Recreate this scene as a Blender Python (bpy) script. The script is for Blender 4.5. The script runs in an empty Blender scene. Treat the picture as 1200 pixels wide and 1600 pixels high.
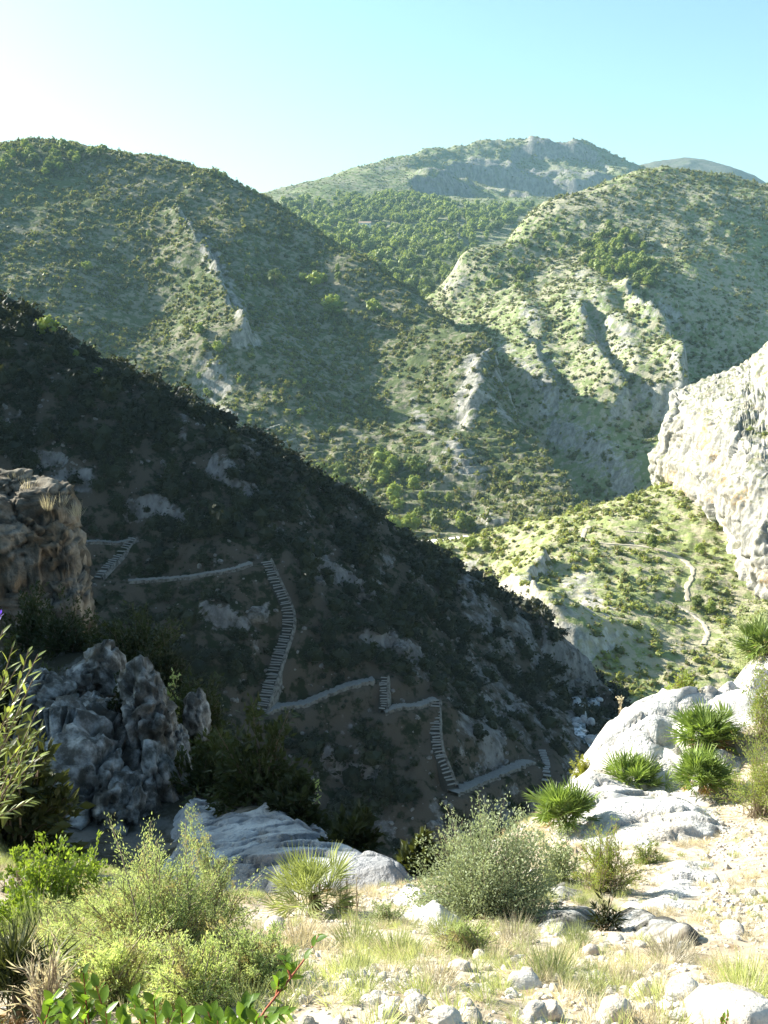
import bpy, bmesh, math, random
import numpy as np
from mathutils import Vector, Matrix

S = bpy.context.scene
COL = S.collection
R = math.radians

# ------------------------------------------------------------------ camera
PITCH = R(12.65)
FPX = 1560.0                      # focal length in pixels of the 1200 x 1600 photograph
cam_data = bpy.data.cameras.new('camera')
cam = bpy.data.objects.new('camera', cam_data)
COL.objects.link(cam)
cam.location = (0, 0, 0)
cam.rotation_euler = (math.pi / 2 - PITCH, 0, 0)
cam_data.sensor_fit = 'VERTICAL'
cam_data.sensor_height = 32.0
cam_data.lens = 32.0 * FPX / 1600.0
cam_data.clip_start = 0.1
cam_data.clip_end = 20000
S.camera = cam

# ------------------------------------------------------------------ sky and sun
SUN_EL, SUN_AZ = R(27), R(-62)    # azimuth from +Y, negative = to the left
world = bpy.data.worlds.new('World')
S.world = world
world.use_nodes = True
wn = world.node_tree
wn.nodes.clear()
sky = wn.nodes.new('ShaderNodeTexSky')
sky.sky_type = 'NISHITA'
sky.sun_disc = False
sky.sun_elevation = SUN_EL
sky.sun_rotation = SUN_AZ
sky.altitude = 300
sky.air_density = 1.0
sky.dust_density = 2.0
sky.ozone_density = 1.0
bg = wn.nodes.new('ShaderNodeBackground')
bg.inputs['Strength'].default_value = 0.070
wo = wn.nodes.new('ShaderNodeOutputWorld')
wb = wn.nodes.new('ShaderNodeMix')          # the camera's cool white balance, over the whole sky alike
wb.data_type = 'RGBA'
wb.blend_type = 'MULTIPLY'
wb.inputs[0].default_value = 1.0
wb.inputs[7].default_value = (0.82, 1.04, 1.02, 1)
wn.links.new(sky.outputs[0], wb.inputs[6])
wn.links.new(wb.outputs[2], bg.inputs[0])
wn.links.new(bg.outputs[0], wo.inputs[0])

sun_data = bpy.data.lights.new('sun', 'SUN')
sun_data.energy = 5.0
sun_data.angle = R(0.53)
sun_data.color = (1.0, 0.96, 0.84)
sun = bpy.data.objects.new('sun', sun_data)
COL.objects.link(sun)
SUN_DIR = Vector((math.sin(SUN_AZ) * math.cos(SUN_EL), math.cos(SUN_AZ) * math.cos(SUN_EL), math.sin(SUN_EL)))
sun.rotation_euler = SUN_DIR.to_track_quat('Z', 'Y').to_euler()
sun.location = (-100, 50, 200)

S.view_settings.view_transform = 'Standard'
S.view_settings.look = 'None'
S.view_settings.gamma = 1.0
S.view_settings.use_curve_mapping = False
S.view_settings.exposure = 1.78
S.cycles.max_bounces = 6
S.cycles.diffuse_bounces = 3
S.cycles.transmission_bounces = 3
S.cycles.transparent_max_bounces = 4
S.cycles.volume_bounces = 0
S.cycles.use_denoising = True

# ------------------------------------------------------------------ numeric helpers
rng = np.random.default_rng(7)
_perm = np.random.default_rng(11).permutation(256)
_perm = np.concatenate([_perm, _perm, _perm])
_gr = np.random.default_rng(12).normal(size=(256, 3))
_gr /= np.linalg.norm(_gr, axis=1)[:, None]


def pnoise(p):
    """gradient noise, p (N,3) -> (N,) about -0.7..0.7"""
    i = np.floor(p).astype(np.int64)
    f = p - i
    i &= 255
    u = f * f * f * (f * (f * 6 - 15) + 10)
    out = np.zeros(len(p))
    for dx in (0, 1):
        wx = u[:, 0] if dx else 1 - u[:, 0]
        for dy in (0, 1):
            wy = u[:, 1] if dy else 1 - u[:, 1]
            for dz in (0, 1):
                wz = u[:, 2] if dz else 1 - u[:, 2]
                h = _perm[_perm[_perm[i[:, 0] + dx] + i[:, 1] + dy] + i[:, 2] + dz] & 255
                g = _gr[h]
                out += wx * wy * wz * (g[:, 0] * (f[:, 0] - dx) + g[:, 1] * (f[:, 1] - dy) + g[:, 2] * (f[:, 2] - dz))
    return out


def fbm(p, octaves=4, gain=0.5):
    a, s, o = 1.0, 1.0, np.zeros(len(p))
    for k in range(octaves):
        o += a * pnoise(p * s + 17.3 * k)
        a *= gain
        s *= 2.03
    return o


def ridged(p, octaves=4, gain=0.5):
    a, s, o = 1.0, 1.0, np.zeros(len(p))
    for k in range(octaves):
        o += a * (0.5 - np.abs(pnoise(p * s + 9.1 * k)) * 2)
        a *= gain
        s *= 2.1
    return o


def worley(p, seed=0):
    """cell noise: distance to the cell wall (0 at the wall) and a random value per cell"""
    i0 = np.floor(p).astype(np.int64)
    f1 = np.full(len(p), 9.0)
    f2 = np.full(len(p), 9.0)
    idv = np.zeros(len(p))
    tilt = np.zeros(len(p))
    for dx in (-1, 0, 1):
        for dy in (-1, 0, 1):
            for dz in (-1, 0, 1):
                c = i0 + [dx, dy, dz]
                h = _perm[_perm[_perm[(c[:, 0] + seed) & 255] + (c[:, 1] & 255)] + (c[:, 2] & 255)] & 255
                q = c + 0.5 + 0.45 * _gr[h]
                d = np.sqrt(((p - q) ** 2).sum(1))
                n = d < f1
                f2 = np.where(n, f1, np.minimum(f2, d))
                idv = np.where(n, h / 255.0, idv)
                tilt = np.where(n, ((p - q) * _gr[(h + 91) & 255]).sum(1), tilt)
                f1 = np.where(n, d, f1)
    worley.tilt = tilt          # a differently inclined plane in every cell
    return f2 - f1, idv


def sstep(a, b, x):
    t = np.clip((x - a) / (b - a), 0, 1)
    return t * t * (3 - 2 * t)


CP, SP = math.cos(PITCH), math.sin(PITCH)


def ray(px, py):
    u, v = (px - 600) / FPX, (800 - py) / FPX
    return np.array([u, CP + v * SP, -SP + v * CP])


def at(px, py, d):
    """the point at depth d (metres ahead) seen at this place of the photograph"""
    r = ray(px, py)
    return r * (d / r[1])


def project(P):
    """world -> photograph pixels and depth"""
    c = P[..., 1] * CP - P[..., 2] * SP
    up = P[..., 1] * SP + P[..., 2] * CP
    c = np.where(c < 1e-3, 1e-3, c)
    return 600 + FPX * P[..., 0] / c, 800 - FPX * up / c, c


def dist_polyline(xy, line):
    """distance of points (N,2) to a polyline (M,2), and the position 0..1 along it"""
    best = np.full(len(xy), 1e9)
    pos = np.zeros(len(xy))
    n = len(line) - 1
    for k in range(n):
        a, b = line[k], line[k + 1]
        ab = b - a
        t = np.clip(((xy - a) @ ab) / (ab @ ab + 1e-12), 0, 1)
        d = np.linalg.norm(xy - (a + t[:, None] * ab), axis=1)
        m = d < best
        best = np.where(m, d, best)
        pos = np.where(m, (k + t) / n, pos)
    return best, pos


def in_poly(xy, poly):
    c = np.zeros(len(xy), bool)
    n = len(poly)
    for k in range(n):
        a, b = poly[k], poly[(k + 1) % n]
        cond = (a[1] > xy[:, 1]) != (b[1] > xy[:, 1])
        xs = (b[0] - a[0]) * (xy[:, 1] - a[1]) / (b[1] - a[1] + 1e-12) + a[0]
        c ^= cond & (xy[:, 0] < xs)
    return c


class RBF:
    """smooth height field through scattered control points"""
    def __init__(self, P, lam=1e-4):
        self.c = P[:, :2].mean(0)
        self.s = np.abs(P[:, :2] - self.c).max()
        q = (P[:, :2] - self.c) / self.s
        n = len(q)
        K = self.k(np.linalg.norm(q[:, None] - q[None], axis=2)) + lam * np.eye(n)
        A = np.zeros((n + 3, n + 3))
        A[:n, :n] = K
        A[:n, n] = 1
        A[:n, n + 1:] = q
        A[n:, :n] = A[:n, n:].T
        b = np.zeros(n + 3)
        b[:n] = P[:, 2]
        self.w = np.linalg.solve(A, b)
        self.q = q

    @staticmethod
    def k(r):
        return r * r * np.log(r + 1e-9)

    def __call__(self, xy):
        out = np.empty(len(xy))
        n = len(self.q)
        for s in range(0, len(xy), 40000):
            q = (xy[s:s + 40000] - self.c) / self.s
            d = np.sqrt(((q[:, None] - self.q[None]) ** 2).sum(2))
            out[s:s + 40000] = self.k(d) @ self.w[:n] + self.w[n] + q @ self.w[n + 1:]
        return out


def mesh_from(name, V, F, smooth=True, mats=(), attrs=None):
    """V (N,3), F (M,3 or 4) int arrays -> mesh datablock"""
    me = bpy.data.meshes.new(name)
    V = np.ascontiguousarray(V, np.float32)
    F = np.ascontiguousarray(F, np.int32)
    k = F.shape[1]
    me.vertices.add(len(V))
    me.vertices.foreach_set('co', V.ravel())
    me.loops.add(F.size)
    me.loops.foreach_set('vertex_index', F.ravel())
    me.polygons.add(len(F))
    me.polygons.foreach_set('loop_start', np.arange(0, F.size, k, dtype=np.int32))
    me.polygons.foreach_set('loop_total', np.full(len(F), k, np.int32))
    me.polygons.foreach_set('use_smooth', np.full(len(F), smooth, bool))
    for m in mats:
        me.materials.append(m)
    for an, av in (attrs or {}).items():
        a = me.attributes.new(an, 'FLOAT', 'POINT')
        a.data.foreach_set('value', np.ascontiguousarray(av, np.float32))
    me.update(calc_edges=True)
    return me


def link(name, me, parent=None, loc=None):
    o = bpy.data.objects.new(name, me)
    COL.objects.link(o)
    if parent is not None:
        o.parent = parent
    if loc is not None:
        o.location = loc
    return o


def tag(o, label=None, cat=None, group=None, kind=None):
    if label: o['label'] = label
    if cat: o['category'] = cat
    if group: o['group'] = group
    if kind: o['kind'] = kind
    return o


def empty(name, loc, label, cat, group=None, rz=0.0):
    o = bpy.data.objects.new(name, None)
    COL.objects.link(o)
    o.location = loc
    o.rotation_euler = (0, 0, rz)
    return tag(o, label, cat, group)


class Surf:
    """a terrain sheet on a fan shaped grid, finer near the camera"""
    def __init__(self, ctrl, a0, a1, d0, d1, na, nd, y0=0.0, lam=1e-4, relief=None, floor=None):
        P = np.array([at(*c) if len(c) == 3 else c[1:] for c in ctrl], float)
        self.rbf = RBF(P, lam)
        a = np.linspace(a0, a1, na)
        d = np.geomspace(d0, d1, nd)
        A, D = np.meshgrid(a, d)
        X, Y = A * D, D - y0 if y0 else D
        self.na, self.nd = na, nd
        xy = np.stack([X.ravel(), Y.ravel()], 1)
        z = self.rbf(xy)
        if floor is not None:
            z = np.maximum(z, floor)
        self.V = np.column_stack([xy, z])
        self.attr = {}
        if relief:
            relief(self)
        i = np.arange(nd - 1)[:, None] * na + np.arange(na - 1)[None]
        self.F = np.stack([i, i + 1, i + 1 + na, i + na], 2).reshape(-1, 4)

    def normals(self):
        G = self.V.reshape(self.nd, self.na, 3)
        du = np.gradient(G, axis=1)
        dv = np.gradient(G, axis=0)
        n = np.cross(du, dv).reshape(-1, 3)
        n /= np.linalg.norm(n, axis=1)[:, None] + 1e-12
        return n

    def pix(self):
        self.px, self.py, self.pc = project(self.V)
        self.N = self.normals()
        self.facing = (self.N * self.V).sum(1) < 0

    def hit(self, px, py):
        """the point of this sheet seen at a place of the photograph"""
        if not hasattr(self, 'px'):
            self.pix()
        e = (self.px - px) ** 2 + (self.py - py) ** 2 + np.where(self.facing, 0, 400.0)
        r = max(70.0, e.min() * 2.0)
        k = np.where(e < r)[0]
        k = k[self.pc[k] < self.pc[k].min() * 1.15]
        k = k[np.argsort(e[k])[:4]]
        w = 1 / (e[k] + 0.5)
        return (self.V[k] * w[:, None]).sum(0) / w.sum()

    def line(self, pts, n=8):
        L = np.array([self.hit(*p) for p in pts])
        return L

    def build(self, name, mat):
        me = mesh_from(name, self.V, self.F, True, [mat], self.attr)
        o = link(name, me)
        o['kind'] = 'structure'
        return o
# ------------------------------------------------------------------ the hills
def rel_hill(amp, scale, rock_amp=0, seed=0.0, octaves=5):
    def f(s):
        p = s.V / scale + seed
        p[:, 2] *= 0.35
        s.V[:, 2] += amp * fbm(p, octaves)
    return f

L_ctrl = [(-250, 215, 870), (-100, 228, 865), (0, 236, 865), (75, 227, 875), (150, 236, 865), (250, 249, 850), (330, 271, 820),
          (400, 305, 785), (480, 352, 755), (560, 402, 722), (640, 462, 695), (700, 503, 660), (770, 533, 600),
          (-250, 420, 620), (0, 285, 762), (0, 400, 665), (0, 500, 602), (0, 600, 546), (-200, 560, 540), (100, 275, 785), (100, 400, 675), (120, 500, 612), (200, 600, 562),
          (250, 310, 768), (250, 400, 700), (250, 500, 640),
          (265, 325, 757), (320, 380, 700), (355, 440, 650), (385, 500, 603), (393, 540, 577), (340, 570, 565), (350, 640, 525), (380, 695, 493), (330, 640, 548),
          (400, 330, 758), (430, 400, 712), (480, 400, 722), (512, 480, 670), (533, 560, 612), (546, 640, 556), (560, 720, 502), (470, 620, 545), (450, 500, 640),
          (600, 790, 446), (600, 850, 395), (450, 760, 470), (420, 700, 500),
          (650, 520, 637), (660, 600, 572), (640, 700, 506), (640, 780, 453), (745, 570, 574), (735, 640, 538), (742, 700, 507), (750, 790, 455), (700, 760, 468), (760, 840, 405), (860, 800, 425), (860, 840, 398), (400, 850, 400),
          (790, 620, 560), (820, 700, 515), (870, 760, 470), (930, 800, 440),
          # the side behind the crest
          ('w', -700, 900, 40), ('w', -300, 960, 50), ('w', -120, 950, 10), ('w', 0, 850, -40), ('w', 60, 760, -60), ('w', 110, 680, -95), ('w', 120, 560, -98), ('w', 125, 480, -108), ('w', 150, 420, -110)]
M_ctrl = [(300, 330, 1500), (420, 298, 1700), (500, 279, 1850), (560, 265, 1950), (620, 251, 2100), (680, 241, 2250), (760, 232, 2350), (820, 226, 2400),
          (870, 226, 2430), (920, 229, 2430), (950, 250, 2400), (995, 268, 2350), (1060, 295, 2300), (1150, 330, 2200),
          (640, 272, 2020), (720, 256, 2260), (720, 275, 2160), (800, 258, 2290), (850, 258, 2300), (930, 262, 2300), (800, 280, 2180), (850, 286, 2170), (930, 291, 2150),
          (560, 300, 1700), (640, 300, 1750), (700, 292, 1850), (760, 305, 1850), (850, 310, 1900),
          (560, 355, 1400), (650, 335, 1500), (750, 335, 1500), (680, 380, 1250), (620, 430, 1050), (690, 470, 930), (540, 390, 1150), (480, 345, 1420),
          (700, 410, 1130), (760, 370, 1300), (850, 340, 1600), (600, 480, 900), (700, 520, 820), (500, 440, 1000), (780, 420, 1100),
          ('w', -700, 2300, 20), ('w', 300, 2700, 230), ('w', 0, 2600, 160), ('w', 800, 2600, 200), ('w', -300, 2300, 60), ('w', -300, 1900, 90), ('w', -150, 2250, 120), (460, 288, 1780), (530, 272, 1900), (360, 315, 1600), ('w', 900, 2000, 150), ('w', 600, 1500, 60), ('w', 100, 780, -80)]
R_ctrl = [(640, 500, 880), (690, 455, 850), (720, 413, 880), (800, 366, 930), (900, 313, 980), (960, 281, 1000), (1000, 269, 1000), (1050, 262, 1000), (1100, 274, 990), (1200, 304, 960), (1350, 345, 920), (1500, 400, 900),
          (1000, 400, 830), (1100, 430, 800), (1150, 350, 890), (900, 440, 790), (850, 400, 860), (800, 470, 780), (740, 470, 815), (730, 520, 740),
          (900, 550, 660), (820, 600, 610), (780, 560, 665), (790, 500, 735), (880, 630, 585), (960, 660, 560), (1040, 680, 556), (950, 550, 650), (1000, 620, 580),
          (1000, 480, 730), (1040, 520, 660), (1065, 570, 600), (1082, 612, 550), (1080, 680, 520),
          (1100, 500, 745), (1150, 510, 745), (1120, 560, 690), (1150, 600, 650), (1200, 520, 745), (1110, 620, 640), (1250, 600, 680), (1200, 640, 640), (1300, 480, 800),
          (820, 680, 572), (880, 720, 548), (940, 740, 530), (1000, 740, 522), (960, 790, 508), (860, 790, 512), (1020, 800, 490), (1100, 760, 480),
          ('w', 100, 1150, -60), ('w', 250, 1250, 40), ('w', 400, 1250, 60), ('w', 700, 1150, 60), ('w', 60, 1000, -60), ('w', 60, 900, -50)]
S_ctrl = [(560, 880, 305), (640, 868, 300), (690, 852, 305), (740, 842, 305), (830, 815, 305), (920, 796, 310), (1010, 770, 325), (1100, 760, 335), (1250, 780, 330),
          (640, 900, 270), (700, 900, 255), (740, 915, 240), (780, 925, 228), (850, 925, 228), (820, 970, 206), (860, 1010, 196), (900, 1045, 190), (950, 1062, 186), (1000, 1055, 188),
          (860, 870, 252), (830, 860, 258), (900, 960, 217), (980, 960, 219), (1080, 985, 215), (1150, 930, 232), (1000, 900, 240), (1090, 870, 255), (1000, 845, 266), (910, 845, 266), (900, 890, 243),
          (1100, 1050, 190), (1200, 1000, 205), (950, 1100, 176), (880, 1100, 178), (1000, 1150, 168), (1100, 1150, 168), (800, 1020, 205), (740, 980, 225),
          ('w', 20, 345, -93), ('w', 60, 350, -95), ('w', 100, 360, -97), ('w', 130, 370, -97), ('w', 20, 260, -92), ('w', 0, 300, -93)]
D_ctrl = [(-300, 330, 185), (-100, 430, 176), (0, 489, 170), (100, 547, 165), (200, 612, 160), (300, 674, 156), (360, 706, 153), (440, 758, 151), (540, 822, 152), (630, 874, 155),
          (720, 927, 160), (800, 967, 165), (880, 1017, 172), (950, 1077, 178), (985, 1100, 181),
          (410, 875, 134), (430, 1000, 124), (405, 1115, 115.5), (200, 910, 131), (180, 845, 138), (590, 1055, 123), (680, 1090, 123), (710, 1235, 112), (830, 1180, 124), (850, 1230, 119),
          (650, 1290, 106), (500, 1300, 102), (400, 1250, 103), (300, 1150, 110), (150, 1000, 120), (150, 905, 130), (870, 1200, 128), (900, 1150, 142), (910, 1100, 158),
          (0, 700, 146), (0, 900, 128), (-200, 700, 145), (-200, 1000, 118), (100, 700, 148), (250, 780, 144), (600, 960, 138), (760, 1050, 146), (300, 1000, 121), (100, 1150, 106), (550, 1180, 114), (780, 1130, 132),
          (800, 1300, 115), (300, 1300, 97), (0, 1300, 94), (880, 1090, 160), (880, 1060, 167),
          ('w', -180, 215, 30), ('w', -60, 205, -30), ('w', -20, 200, -50), ('w', 20, 205, -72), ('w', 40, 215, -85), ('w', -120, 280, -20), ('w', -40, 280, -80), ('w', 20, 280, -100), ('w', 60, 230, -90),
          ('w', -60, 60, -75), ('w', 0, 65, -85), ('w', 40, 75, -90), ('w', 60, 110, -92), ('w', -60, 330, -90), ('w', -200, 320, -10)]



def ribs(s, lines, seed=0.0):
    """rocky ribs: raise the ground along lines and mark the rock there"""
    s.pix()
    rock = np.zeros(len(s.V))
    add = np.zeros(len(s.V))
    wob = fbm(s.V / 25 + seed, 3)
    for pts, h, w in lines:
        ln = np.array([s.hit(*p) for p in pts])
        d, t = dist_polyline(s.V[:, :2], ln[:, :2])
        d = d + wob * w * 0.9
        tap = sstep(-0.02, 0.16, t) * sstep(1.02, 0.86, t)
        g = np.exp(-(d / w) ** 2) * tap
        add = np.maximum(add, g * h)
        rock = np.maximum(rock, np.exp(-(d / (w * 0.8)) ** 2) * tap)
    br = sstep(-0.6, 0.1, fbm(s.V / [26, 26, 26] + seed + 50, 4))
    s.V[:, 2] += add * (0.45 + 0.55 * br)
    return rock * (0.25 + 0.75 * br)


def crag(s, pts, h, w, L, u=0.5):
    """a cliff along a line: the ground left of it (seen walking along) stands h above the ground right of it"""
    s.pix()
    ln = np.array([s.hit(*p) for p in pts])[:, :2]
    d, t = dist_polyline(s.V[:, :2], ln)
    n = len(ln) - 1
    k = np.clip((t * n).astype(int), 0, n - 1)
    a, b = ln[k], ln[k + 1]
    side = np.sign((b[:, 0] - a[:, 0]) * (s.V[:, 1] - a[:, 1]) - (b[:, 1] - a[:, 1]) * (s.V[:, 0] - a[:, 0]))
    sd = side * d + fbm(s.V / (w * 6) + 3, 3) * w * 1.6
    ends = sstep(0.0, 0.12, t) * sstep(1.0, 0.88, t)
    s.V[:, 2] += h * (sstep(-w, w, sd) - 1 + u) * np.exp(-d / L) * ends
    return np.exp(-(sd / (w * 1.8)) ** 2) * ends


def slope_rock(s, lo, hi):
    n = s.normals()
    return 1 - sstep(lo, hi, n[:, 2])


def relief_D(s):
    p = s.V.copy()
    rk = np.zeros(len(p))
    for ln, h, w, L in (([(325, 722), (365, 752), (398, 778)], 3.0, 0.8, 5), ([(30, 722), (70, 716), (110, 722)], 2.0, 0.6, 4), ([(60, 760), (110, 752), (150, 760)], 1.6, 0.6, 4), ([(845, 1015), (890, 1050), (945, 1085)], 7.0, 1.5, 9),
                        ([(480, 880), (530, 900), (575, 930)], 2.4, 0.7, 5), ([(560, 985), (620, 1010), (660, 1040)], 2.2, 0.7, 5), ([(190, 790), (250, 800), (300, 830)], 2.0, 0.6, 5), ([(500, 1180), (540, 1200), (600, 1215)], 2.5, 0.7, 5), ([(300, 960), (350, 975), (395, 1000)], 1.8, 0.6, 4)):
        rk = np.maximum(rk, crag(s, ln, h, w, L, 0.5))
    s.V[:, 2] += 2.5 * fbm(p / [11, 18, 30], 4) + 0.5 * ridged(p / [3.2, 3.2, 5], 3)
    n = fbm(p / 9 + 4, 4)
    # scree and bare rock run down the slope
    s.V[:, 2] += 0.55 * ridged(p / [2.6, 5.0, 2.2] + 7, 3) * sstep(-0.2, 0.3, fbm(p / 11 + 9, 3))
    s.attr['rock'] = np.clip(rk + 0.7 * sstep(0.15, 0.5, fbm(p / [6, 14, 14] + 31, 4) + 0.4 * sstep(0, 18, p[:, 0])) + slope_rock(s, 0.5, 0.66), 0, 1)


def relief_S(s):
    rock = ribs(s, [(((860, 872), (835, 900), (845, 930)), 3.0, 4.0), (((790, 915), (820, 950), (860, 1000), (905, 1040)), 1.0, 5.0),
                    (((740, 860), (700, 885)), 0.8, 6.0), (((800, 905), (850, 950), (900, 1010)), 0.5, 7.0), (((880, 880), (930, 960), (900, 1000)), 0.5, 9.0)])
    rock = np.maximum(rock, crag(s, [(775, 918), (820, 958), (860, 1005), (910, 1050)], 9, 2, 14))
    rock = np.maximum(rock, crag(s, [(845, 938), (828, 900), (862, 866)], 4, 1.2, 8))
    p = s.V.copy()
    s.V[:, 2] += 1.5 * fbm(p / [22, 22, 40], 4) + 0.8 * ridged(p / [6, 6, 9], 3)
    s.attr['rock'] = np.clip(rock * 0.9 + slope_rock(s, 0.55, 0.75), 0, 1)


def relief_L(s):
    rock = ribs(s, [(((256, 318), (285, 345), (320, 380), (345, 425), (365, 465), (388, 520), (395, 545)), 7.0, 5.0),
                    (((335, 560), (347, 620), (352, 660), (380, 695)), 4.0, 6.0),
                    (((745, 550), (735, 590), (728, 630), (745, 655)), 7.0, 13.0),
                    (((700, 690), (725, 745), (750, 790)), 3.0, 9.0), (((770, 560), (790, 600)), 3.0, 6.0), (((760, 640), (800, 680)), 2.0, 8.0), (((640, 620), (680, 700)), 1.0, 7.0),
                    (((755, 815), (775, 830)), 3.0, 7.0)])
    rock = np.maximum(rock, 0.6 * crag(s, [(930, 795), (880, 745), (835, 680), (790, 600), (772, 540), (740, 518), (705, 503)], 38, 6, 70, 0.1))
    rock = np.maximum(rock, crag(s, [(765, 537), (745, 560), (735, 600), (730, 640), (720, 680)], 9, 4, 30, 0.5))
    rock = np.maximum(rock, 0.8 * crag(s, [(395, 545), (385, 500), (340, 420), (290, 350), (256, 318)], 13, 3, 30))
    p = s.V.copy()
    s.V[:, 2] += 6 * fbm(p / [90, 90, 160], 4) + 2.0 * ridged(p / [20, 20, 40], 4)
    # old terraces on the foot of the hill
    zt = s.V[:, 2]
    tw = sstep(-70, -82, zt) * sstep(140, 60, np.abs(s.V[:, 0] - 10))
    step = 3.0
    q = zt / step
    s.V[:, 2] = zt * (1 - tw) + tw * step * (np.floor(q) + sstep(0.0, 0.35, q - np.floor(q)))
    s.attr['rock'] = np.clip(rock + slope_rock(s, 0.52, 0.7), 0, 1)


def relief_R(s):
    rock = ribs(s, [(((700, 440), (725, 455)), 4.0, 7.0), (((780, 545), (820, 600), (870, 630), (900, 632)), 4.0, 7.0),
                    (((810, 470), (830, 530), (880, 610)), 4.0, 8.0), (((880, 470), (915, 520), (905, 560)), 5.0, 9.0),
                    (((930, 460), (960, 520), (1000, 600), (1040, 665)), 6.0, 9.0), (((960, 440), (1010, 500), (1050, 560), (1080, 612)), 8.0, 10.0),
                    (((900, 560), (960, 620), (1010, 670)), 4.0, 9.0), (((900, 420), (960, 470)), 2.0, 8.0), (((920, 690), (960, 740), (985, 760)), 3.0, 12.0)])
    rock *= 0.72
    rock = np.maximum(rock, crag(s, [(1085, 625), (1068, 570), (1042, 520), (1005, 480), (975, 445)], 48, 5, 75, 0.2))
    rock = np.maximum(rock, 0.7 * crag(s, [(1000, 655), (965, 590), (930, 520), (905, 470)], 12, 4, 30))
    rock = np.maximum(rock, 0.7 * crag(s, [(880, 640), (850, 570), (820, 510)], 10, 4, 30))
    rock = np.maximum(rock, crag(s, [(850, 650), (900, 690), (950, 730), (1000, 770)], 5, 4, 30))
    p = s.V.copy()
    s.V[:, 2] += 7 * fbm(p / [80, 80, 160] + 5, 4) + 2.4 * ridged(p / [18, 18, 36], 4)
    s.attr['rock'] = np.clip(rock + slope_rock(s, 0.5, 0.68) + 0.35 * sstep(0.1, 0.5, fbm(p / 30 + 8, 3)), 0, 1)


def relief_M(s):
    rock = ribs(s, [(((690, 268), (760, 268), (830, 270), (900, 275), (960, 282)), 8, 40.0),
                    (((820, 230), (860, 232), (915, 238)), 10, 30.0), (((650, 282), (690, 288), (740, 294)), 14, 20.0), (((760, 300), (790, 306)), 10, 14.0),
                    (((650, 362), (660, 370)), 8, 9.0), (((716, 365), (716, 395)), 5, 9.0), (((580, 272), (640, 262)), 2, 20.0)])
    rock = np.maximum(rock, crag(s, [(690, 262), (740, 268), (800, 276), (860, 280), (920, 284), (985, 280)], 46, 9, 200, 0.2))
    rock = np.maximum(rock, crag(s, [(640, 285), (680, 291), (740, 297)], 26, 8, 90, 0.3))
    rock = np.maximum(rock, crag(s, [(800, 228), (850, 232), (905, 236), (935, 246)], 24, 9, 140, 0.1))
    rock = np.maximum(rock, crag(s, [(750, 304), (790, 309), (830, 312)], 14, 7, 60))
    p = s.V.copy()
    s.V[:, 2] += 12 * fbm(p / [240, 240, 400] + 3, 4) + 6 * ridged(p / [90, 90, 160], 4)
    hi = sstep(215, 260, s.V[:, 2])
    s.V[:, 2] += hi * (9 * ridged(p / [45, 45, 200] + 2, 4))
    s.attr['rock'] = np.clip(rock * 0.9 + slope_rock(s, 0.6, 0.8) + 0.3 * hi, 0, 1)


D = Surf(D_ctrl, -1.0, 0.42, 62, 300, 420, 300, relief=relief_D)
SP_ = Surf(S_ctrl, -0.12, 0.62, 160, 370, 300, 220, relief=relief_S)
LH = Surf(L_ctrl, -0.75, 0.34, 380, 980, 420, 320, relief=relief_L)
RH = Surf(R_ctrl, -0.02, 0.75, 430, 1250, 330, 300, relief=relief_R)
MT = Surf(M_ctrl, -0.35, 0.5, 800, 2700, 360, 260, relief=relief_M)
FAR_ctrl = [(960, 300, 2900), (1030, 275, 3000), (1060, 263, 3050), (1085, 261, 3080), (1110, 263, 3080), (1138, 269, 3060), (1152, 290, 3000), (1180, 330, 2950), (1060, 290, 2850), (1130, 300, 2850),
            (1250, 360, 2900), (1060, 350, 2600), (1200, 400, 2600), ('w', 800, 3500, 350), ('w', 1200, 3500, 300), ('w', 1000, 3300, 390)]
def relief_F(s):
    p = s.V.copy()
    s.V[:, 2] += 8 * ridged(p / [120, 120, 240] + 2, 4)
    s.attr['rock'] = 0.55 + 0.45 * slope_rock(s, 0.6, 0.85)
FM = Surf(FAR_ctrl, 0.2, 0.5, 2600, 3500, 120, 70, relief=relief_F)
for _s in (D, SP_, LH, RH, MT, FM):
    _s.pix()


def centreline(surf, pts, n, lift=0.0):
    L = np.array([surf.hit(*p) for p in pts])
    t = np.concatenate([[0], np.cumsum(np.linalg.norm(np.diff(L[:, :2], axis=0), axis=1))])
    fine = np.linspace(0, t[-1], n)
    Q = np.column_stack([np.interp(fine, t, L[:, k]) for k in range(3)])
    k = np.ones(7) / 7
    for _ in range(3):
        P = np.pad(Q, ((3, 3), (0, 0)), mode='edge')
        S2 = np.column_stack([np.convolve(P[:, c], k, 'valid') for c in range(3)])
        S2[0], S2[-1] = Q[0], Q[-1]
        Q = S2
    Q[:, 2] += lift
    return Q


def carve(surf, Q, w):
    """level the ground along a made path"""
    xy = surf.V[:, :2]
    lo, hi = Q[:, :2].min(0) - 3 * w, Q[:, :2].max(0) + 3 * w
    m = np.where(((xy > lo) & (xy < hi)).all(1))[0]
    d, t = dist_polyline(xy[m], Q[:, :2])
    z = np.interp(t * (len(Q) - 1), np.arange(len(Q)), Q[:, 2])
    k = 1 - sstep(0.7 * w, 2.0 * w, d)
    surf.V[m, 2] = surf.V[m, 2] * (1 - k) + (z - 0.15) * k
    if 'rock' in surf.attr:
        surf.attr['rock'][m] *= 1 - 0.8 * k


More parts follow.
